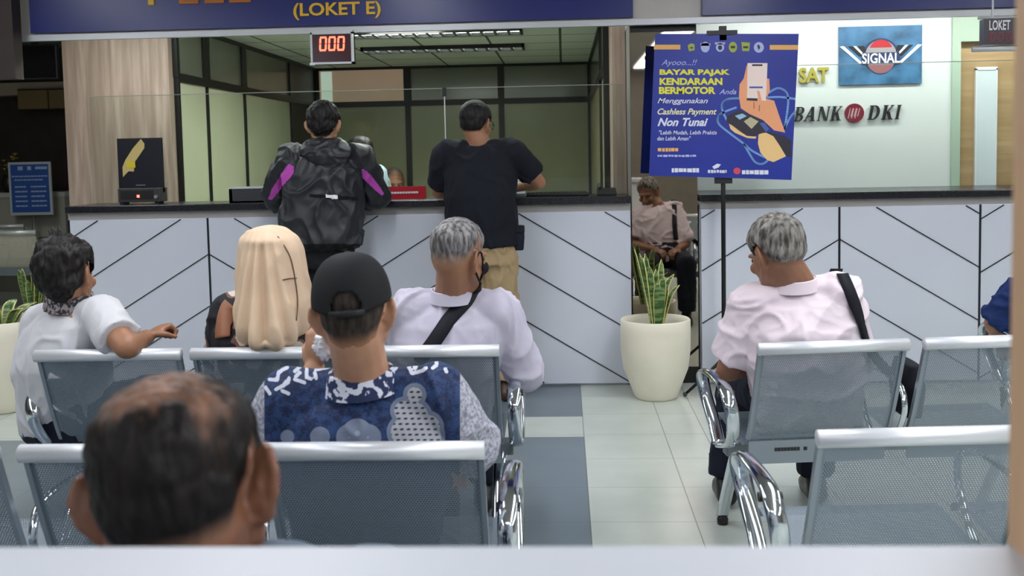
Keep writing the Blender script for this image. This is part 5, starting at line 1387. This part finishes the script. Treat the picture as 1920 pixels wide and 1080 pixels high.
# --- bald man in the foreground
hip = zset(at(338, 1300, 1.20), .505); hip[0] = -.40; kn, an = seated(hip, kx=0)
J = human('person with a balding dark head seen from behind close to the window', (at(350, 928, 1.035), 0, -13, -8.5), (np.array([-.60, 1.05, .925]), np.array([-.22, 1.05, .94])), (np.array([-.66, 1.10, .68]), np.array([-.15, 1.10, .68])),
          (np.array([-.52, 1.36, .58]), np.array([-.28, 1.36, .58])), hip, kn, an, S_DARK, vox=.0042, hs=1.0, earout=1.5, neck=.07, fat=1.08, bow=.04, earsz=1.08)
def dens(q):
    X, Y = project(J['P']+(q*J['hs'])@J['R'].T)
    n = np.array([mnoise.noise(Vector((p[0]*40, p[1]*14, p[2]*22)))+.6*mnoise.noise(Vector((p[0]*95, p[1]*30, p[2]*50))) for p in q])
    g = lambda cx_, cy_, rx_, ry_, rot: np.exp(-(((X-cx_)*cos(rot)+(Y-cy_)*sin(rot))/rx_)**2-((-(X-cx_)*sin(rot)+(Y-cy_)*cos(rot))/ry_)**2)
    thin = 1.0*g(272, 742, 90, 38, -.5)+.66*g(388, 790, 40, 74, -.25)+.12*g(330, 750, 130, 50, 0)+.5*sstep(-Y, -745, -690)*0
    return np.clip(1.0-thin+.42*n*np.clip(thin*2.2, .25, 1), -.6, 1.5)
hair(J['root'], J['V'], J['N'], J['F'], J['P'], J['R'], hairmat('hair_thinning_black', (12, 10, 10), (30, 25, 23), (136, 100, 80), .0, .03, .5, True), J['hs'], thick=.012, tuft=.0035, edge=.05, seed=6, density=dens, top=.25, tscale=60, zb=(.10, .085, .03, -.006, .034, .0, -.045, -.058, -.058))
upper(J, 'shirt', cloth('grey_blue_shirt', (104, 116, 132)), .016, (1.0, 1.0), (.074, .07), fat=1.1, vox=.009, seed=12)
lower(J, M_navyc, vox=.014); shoes(J, M_shoe)

# --- standing man in the dark jacket
hip = at(606, 472, 5.97); hip[2] = .88
kn = [np.array([hip[0]-.10, 5.99, .48]), np.array([hip[0]+.10, 5.98, .48])]; an = [np.array([hip[0]-.11, 5.95, .085]), np.array([hip[0]+.11, 5.93, .085])]
J = human('person standing at the counter in a black hooded jacket with magenta sleeve stripes', (at(607, 238, 6.0), 1, -10, 0), (at(545, 300, 5.99), at(670, 296, 5.99)), (at(517, 371, 6.12), at(710, 368, 6.12)),
          (at(566, 366, 6.36), at(660, 365, 6.36)), hip, kn, an, S_LIGHT, fat=1.0, earout=1.5, bow=.015)
hair(J['root'], J['V'], J['N'], J['F'], J['P'], J['R'], hairmat('hair_black', (14, 13, 14), (34, 32, 34), (150, 110, 90), .0, .012, .4), thick=.028, tuft=.008, edge=.04, seed=2, zb=(.075, .06, .03, -.006, .03, -.01, -.06, -.078, -.078))
M_jk = cloth('black_nylon', (30, 32, 38), .5, .12, 5, .3, 60); M_jk.node_tree.nodes['Principled BSDF'].inputs['Specular IOR Level'].default_value = .5
a = at(600, 300, 5.86); b_ = at(628, 300, 5.86)
ex_, ey_ = np.array([1, 0, 0]), np.array([0, 1, 0])
hood = [p_loft([(at(610, 258, 5.955), .085, .035, ex_, ey_), (at(609, 266, 5.93), .125, .06, ex_, ey_), (at(610, 278, 5.905), .15, .065, ex_, ey_), (at(613, 292, 5.89), .135, .06, ex_, ey_), (at(617, 306, 5.885), .10, .05, ex_, ey_), (at(621, 319, 5.89), .055, .035, ex_, ey_), (at(623, 324, 5.90), .02, .015, ex_, ey_)])]
body_ext = [p_loft([(at(602, 462, 5.96), .235, .165, np.array([1, 0, 0]), np.array([0, 1, 0])), (at(603, 400, 5.965), .238, .165, np.array([1, 0, 0]), np.array([0, 1, 0])), (at(605, 330, 5.97), .228, .15, np.array([1, 0, 0]), np.array([0, 1, 0])), (at(606, 300, 5.975), .19, .12, np.array([1, 0, 0]), np.array([0, 1, 0]))])]
o, V3, N3, F3 = upper(J, 'jacket', M_jk, .03, (1.9, 1.9), (.092, .088), fat=1.1, vox=.007, seed=7, wr_amp=.013, wscale=6, stretch=(1, 1, .8), lo=.02, extra=body_ext, ridge=.7, smooth=12)
Vh, Nh, Fh = union(hood, .006, 5); Vh = wrinkle(Vh, Nh, .008, 9, 5, (1, 1, 1.4)); surf('hood', Vh, Fh, M_jk, J['root'])
X, Y = project(V3); bk = (N3[:,1] < .3)
M_mag = cloth('magenta_stripe', (176, 74, 168)); M_jkd = cloth('black_seam', (10, 10, 12))
for poly in ([(541, 306), (553, 312), (552, 326), (530, 352), (512, 375), (502, 374), (510, 352), (526, 328)], [(676, 314), (688, 318), (706, 340), (721, 362), (716, 368), (692, 348), (678, 332)]):
    patch('sleeve_stripe', V3, N3, F3, bk & inpoly(X, Y, poly), .003, M_mag, o)
patch('back_vent', V3, N3, F3, bk & inpoly(X, Y, [(578, 363), (632, 365), (672, 369), (672, 377), (632, 375), (578, 371)]), .003, M_jkd, o)
patch('reflective_tab', V3, N3, F3, bk & inpoly(X, Y, [(610, 364), (634, 365), (634, 374), (610, 373)]), .005, M_whiteink, o)
patch('hem_band', V3, N3, F3, (Y > 456) & (np.abs(N3[:,2]) < .8), .004, M_jkd, o)
lower(J, M_blackc, vox=.01, waist=.06); shoes(J, M_shoe)

# --- standing man in the black tee
hip = at(906, 470, 5.97); hip[2] = .88
kn = [np.array([hip[0]-.09, 5.99, .48]), np.array([hip[0]+.11, 6.0, .48])]; an = [np.array([hip[0]-.10, 5.95, .085]), np.array([hip[0]+.12, 5.93, .085])]
J = human('person standing at the counter in a black tee and khaki trousers', (at(893, 235, 6.0), -22, -8, 2), (at(838, 290, 5.99), at(962, 286, 5.99)), (at(822, 360, 6.10), at(1010, 342, 6.12)),
          (at(856, 366, 6.34), at(968, 352, 6.33)), hip, kn, an, S_BROWN, fat=1.06, neck=.06, bow=.02, hand=(None, (np.array([-1, .3, -.1]), np.array([0, .2, -1]), .6, -1)))
hair(J['root'], J['V'], J['N'], J['F'], J['P'], J['R'], hairmat('hair_black_short', (16, 15, 16), (36, 34, 34), (160, 116, 92), .0, .018, .4), thick=.02, tuft=.003, edge=.035, seed=4, zb=(.075, .06, .03, -.006, .03, -.0, -.045, -.055, -.055))
ext = [p_loft([(at(906, 462, 5.965), .205, .15, np.array([1, 0, 0]), np.array([0, 1, 0])), (at(902, 400, 5.97), .205, .15, np.array([1, 0, 0]), np.array([0, 1, 0])), (at(899, 320, 5.975), .20, .13, np.array([1, 0, 0]), np.array([0, 1, 0]))])]
M_bt = cloth('black_jersey', (20, 23, 32), .85, .08)
o, V3, N3, F3 = upper(J, 'tee_shirt', M_bt, .02, (.82, .72), (.086, .082), fat=1.1, vox=.007, seed=11, wr_amp=.009, wscale=6, stretch=(1, 1, .6), lo=.04, extra=ext, smooth=12)
collar(J, M_bt, J['nb']+np.array([0, -.008, -.03]), rotm(0, 8, 0), .074, .074, .022, .006, 'neckband')
P, R, T = J['P'], J['R'], J['T']; off = np.array(parent_world(J['root']))
MB().tube([np.array(T(q_))-off for q_ in ((.088, -.012, .03), (.080, .05, .024), (.072, .088, .014))], .0024, 6).build('glasses_arm', M_blackp, J['root'], True)
MB().tube([np.array(T((.042+.026*cos(a_), .100-.010*abs(cos(a_)), .006+.02*sin(a_))))-off for a_ in [2*pi*k/16 for k in range(17)]], .0022, 6).build('glasses_rim', M_blackp, J['root'], True)
MB().tube([np.array(T((-.042+.026*cos(a_), .100-.010*abs(cos(a_)), .006+.02*sin(a_))))-off for a_ in [2*pi*k/16 for k in range(17)]], .0022, 6).build('glasses_rim', M_blackp, J['root'], True)
lower(J, M_khaki, vox=.009, waist=.08, r=(.108, .088, .08), amp=.010); shoes(J, M_shoeb)
t = thing('waist_pouch', 'dark pouch hanging at the right hip of the person in the black tee', 'pouch', tuple(at(970, 445, 5.95)))
V, N, Fc = union([p_loft([((0, 0, -.075), .035, .025, (1, 0, 0), (0, 1, 0)), ((0, 0, .0), .042, .03, (1, 0, 0), (0, 1, 0)), ((0, 0, .07), .04, .026, (1, 0, 0), (0, 1, 0))], 24, 3)], .006, 3)
me = bpy.data.meshes.new('pouch_body'); me.from_pydata([tuple(v) for v in V], [], Fc); link('pouch_body', me, M_navyc, t, True)
MB().box(-.044, .044, -.034, -.028, .03, .07).build('flap', M_strap, t, bevel=.002)

# --- man in the pale pink shirt at the right (his front shows in the mirror)
hip = zset(at(1514, 798, 3.76), .505); kn, an = seated(hip, spread=.15, kx=-.03)
an[0] = an[0]+np.array([-.06, -.02, 0])
J = human('person with grey hair and a pale pink shirt on the bench right of the aisle', (at(1456, 480, 3.62), 26, -18, -4), (at(1416, 574, 3.66), at(1570, 552, 3.63)), (at(1364, 694, 3.74), at(1602, 694, 3.74)),
          (zset(at(1432, 720, 4.0), .60), zset(at(1520, 720, 4.0), .60)), hip, kn, an, S_TAN, fat=1.08, deep=1.1, neck=.062,
          hand=((np.array([.55, .7, -.2]), np.array([.3, .1, -1]), .7, 1), (np.array([-.6, .7, -.2]), np.array([-.3, .1, -1]), .7, -1)))
hair(J['root'], J['V'], J['N'], J['F'], J['P'], J['R'], hairmat('hair_grey_swept', (52, 48, 44), (150, 146, 140), (140, 100, 80), .0, .016, .65), thick=.024, tuft=.004, edge=.035, seed=5, zb=(.075, .06, .03, -.006, .03, .0, -.035, -.045, -.045))
M_pink = cloth('pale_pink_shirt', (228, 214, 222), var=.02)
ext = [p_loft([(at(1516, 790, 3.71), .185, .135, np.array([1, 0, 0]), np.array([0, 1, 0])), (at(1518, 700, 3.66), .188, .14, np.array([1, 0, 0]), np.array([0, 1, 0])), (at(1508, 620, 3.63), .186, .13, np.array([1, 0, 0]), np.array([0, 1, 0])), (at(1496, 570, 3.64), .15, .10, np.array([1, 0, 0]), np.array([0, 1, 0]))])]
o, V3, N3, F3 = upper(J, 'shirt', M_pink, .02, (.80, .95), (.086, .088), fat=1.12, seed=6, wr_amp=.010, wscale=6.5, stretch=(1, 1, 1.2), extra=ext)
collar(J, M_pink, J['nb']+np.array([-.005, -.012, -.012]), rotm(0, 12, -4), .076, .078, .040, .005, lean=.006, flare=.008)
lower(J, M_navyc, r=(.10, .08, .075)); shoes(J, M_shoe)
t = thing('shoulder_bag', 'black shoulder bag on the right shoulder of the pale pink shirt', 'bag', tuple(zset(at(1700, 720, 3.72), .60)))
q = snap(V3, N3, [(1580, 508), (1594, 536), (1606, 570), (1614, 600), (1620, 622)], .006)
q += [(at(1632, 660, 3.60), q[-1][1]), (at(1668, 700, 3.66), q[-1][1]), (at(1690, 722, 3.70), q[-1][1])]
ribbon('strap', q, .042, M_strap, t, .004)
fr_ = []
x0_, z0_ = q[0][0][0], q[0][0][2]
for dx_, dz_ in ((-.004, .012), (-.008, -.05), (-.014, -.13), (-.016, -.22), (-.008, -.32)):
    d_ = np.hypot(V3[:,0]-x0_-dx_, V3[:,2]-z0_-dz_)+np.where(N3[:,1] > .15, 0, 9)
    i_ = int(np.argmin(d_)); fr_.append((V3[i_]+N3[i_]*.005, N3[i_]))
ribbon('strap', fr_, .042, M_strap, t, .004)
V, N, Fc = union([p_loft([((0, .0, -.13), .035, .10, (1, 0, 0), (0, 1, 0)), ((0, .0, -.02), .045, .12, (1, 0, 0), (0, 1, 0)), ((0, 0, .06), .025, .10, (1, 0, 0), (0, 1, 0))], 24, 3)], .008, 3)
me = bpy.data.meshes.new('bag_body'); me.from_pydata([tuple(v) for v in V], [], Fc); link('bag_body', M_strap and me, M_strap, t, True)

# --- man in navy at the right edge, on a bench farther forward
bench('steel bench before the pale pink shirt, cut off by the wooden jamb', 1.96, 4.28, radians(2), 2, .55, G_B)
hip = np.array([2.24, 4.56, .505]); kn, an = seated(hip)
J = human('person in a navy shirt at the right edge, mostly behind the wooden jamb', (np.array([2.20, 4.48, 1.10]), 20, -6, 0), (at(1922, 548, 4.48), np.array([2.44, 4.48, .93])), (at(1864, 606, 4.56), np.array([2.52, 4.52, .66])),
          (at(1880, 640, 4.80), np.array([2.36, 4.84, .58])), hip, kn, an, S_BROWN, fat=1.05)
hair(J['root'], J['V'], J['N'], J['F'], J['P'], J['R'], hairmat('hair_black_plain', (18, 17, 17), (40, 38, 38), (140, 100, 80)), thick=.018, tuft=.003)
upper(J, 'shirt', cloth('navy_blue_shirt', (24, 44, 92), var=.15, nscale=12), .018, (.95, .95), (.08, .076), fat=1.1, vox=.008, seed=15, wr_amp=.009)
lower(J, M_blackc, vox=.014); shoes(J, M_shoe)

# --- two clerks behind the counter
hip = at(682, 430, 7.45); hip[2] = .74
kn = [hip+np.array([-.1, -.25, -.12]), hip+np.array([.1, -.25, -.12])]; an = [hip+np.array([-.1, -.2, -.55]), hip+np.array([.1, -.2, -.55])]
for a_ in an: a_[2] = .085
J = human('clerk with black hair and pale blue shirt behind the jacketed person', (at(674, 296, 7.42), 160, -14, 0), (at(706, 330, 7.44), at(650, 336, 7.44)), (at(712, 380, 7.38), at(640, 380, 7.38)),
          (at(690, 392, 7.15), at(655, 392, 7.15)), hip, kn, an, S_LIGHT, vox=.009, fat=.95)
hair(J['root'], J['V'], J['N'], J['F'], J['P'], J['R'], hairmat('hair_black_clerk', (16, 15, 17), (34, 32, 34), (60, 50, 44)), thick=.03, tuft=.008, edge=.03, tscale=26, zb=(.06, .04, .0, -.03, -.03, -.05, -.08, -.09, -.09))
upper(J, 'shirt', cloth('pale_blue_shirt', (188, 208, 220)), .022, (1.9, 1.9), (.085, .08), fat=1.05, vox=.012, seed=16, shw=1.12); lower(J, M_blackc, vox=.016); shoes(J, M_shoe, (0, -1, 0))
st = thing('office_stool', 'high stool under the clerk in the pale blue shirt', 'stool', (hip[0], hip[1], 0))
MB().lathe([(0, .58), (.17, .58), (.19, .61), (.18, .645), (0, .65)], (0,0,0), 24).build('seat', M_blackp, st, True); MB().tube([(0,0,.02), (0,0,.58)], .025).build('post', M_chrome, st, True); MB().lathe([(0, 0), (.22, 0), (.22, .015), (.04, .04), (0, .04)], (0,0,0), 24).build('base', M_chrome, st, True)
hip = at(742, 480, 8.95); hip[2] = .5
kn = [hip+np.array([-.12, -.4, 0]), hip+np.array([.12, -.4, 0])]; an = [hip+np.array([-.12, -.38, 0]), hip+np.array([.12, -.38, 0])]
for a_ in an: a_[2] = .085
J = human('clerk with thin hair whose head shows just above the red desk sign', (at(739, 344, 8.9), 200, -12, 0), (at(760, 375, 8.94), at(720, 375, 8.94)), (at(766, 420, 8.85), at(712, 420, 8.85)),
          (at(750, 425, 8.6), at(728, 425, 8.6)), hip, kn, an, S_DARK, vox=.009, hs=1.05)
hair(J['root'], J['V'], J['N'], J['F'], J['P'], J['R'], hairmat('hair_thin_brown', (40, 32, 30), (84, 66, 56), (110, 78, 62), .0, .05, .6), thick=.008, tuft=.002)
upper(J, 'shirt', cloth('grey_clerk_shirt', (120, 120, 124)), .018, (.9, .9), (.075, .072), vox=.012, seed=17); lower(J, M_blackc, vox=.016); shoes(J, M_shoe, (0, -1, 0))
st = thing('office_stool', 'low round stool under the clerk behind the red desk sign', 'stool', (hip[0], hip[1], 0))
MB().lathe([(0, .34), (.18, .34), (.2, .37), (.19, .405), (0, .41)], (0,0,0), 24).build('seat', M_blackp, st, True); MB().tube([(0,0,.02), (0,0,.34)], .025).build('post', M_chrome, st, True); MB().lathe([(0, 0), (.22, 0), (.22, .015), (.04, .04), (0, .04)], (0,0,0), 24).build('base', M_chrome, st, True)
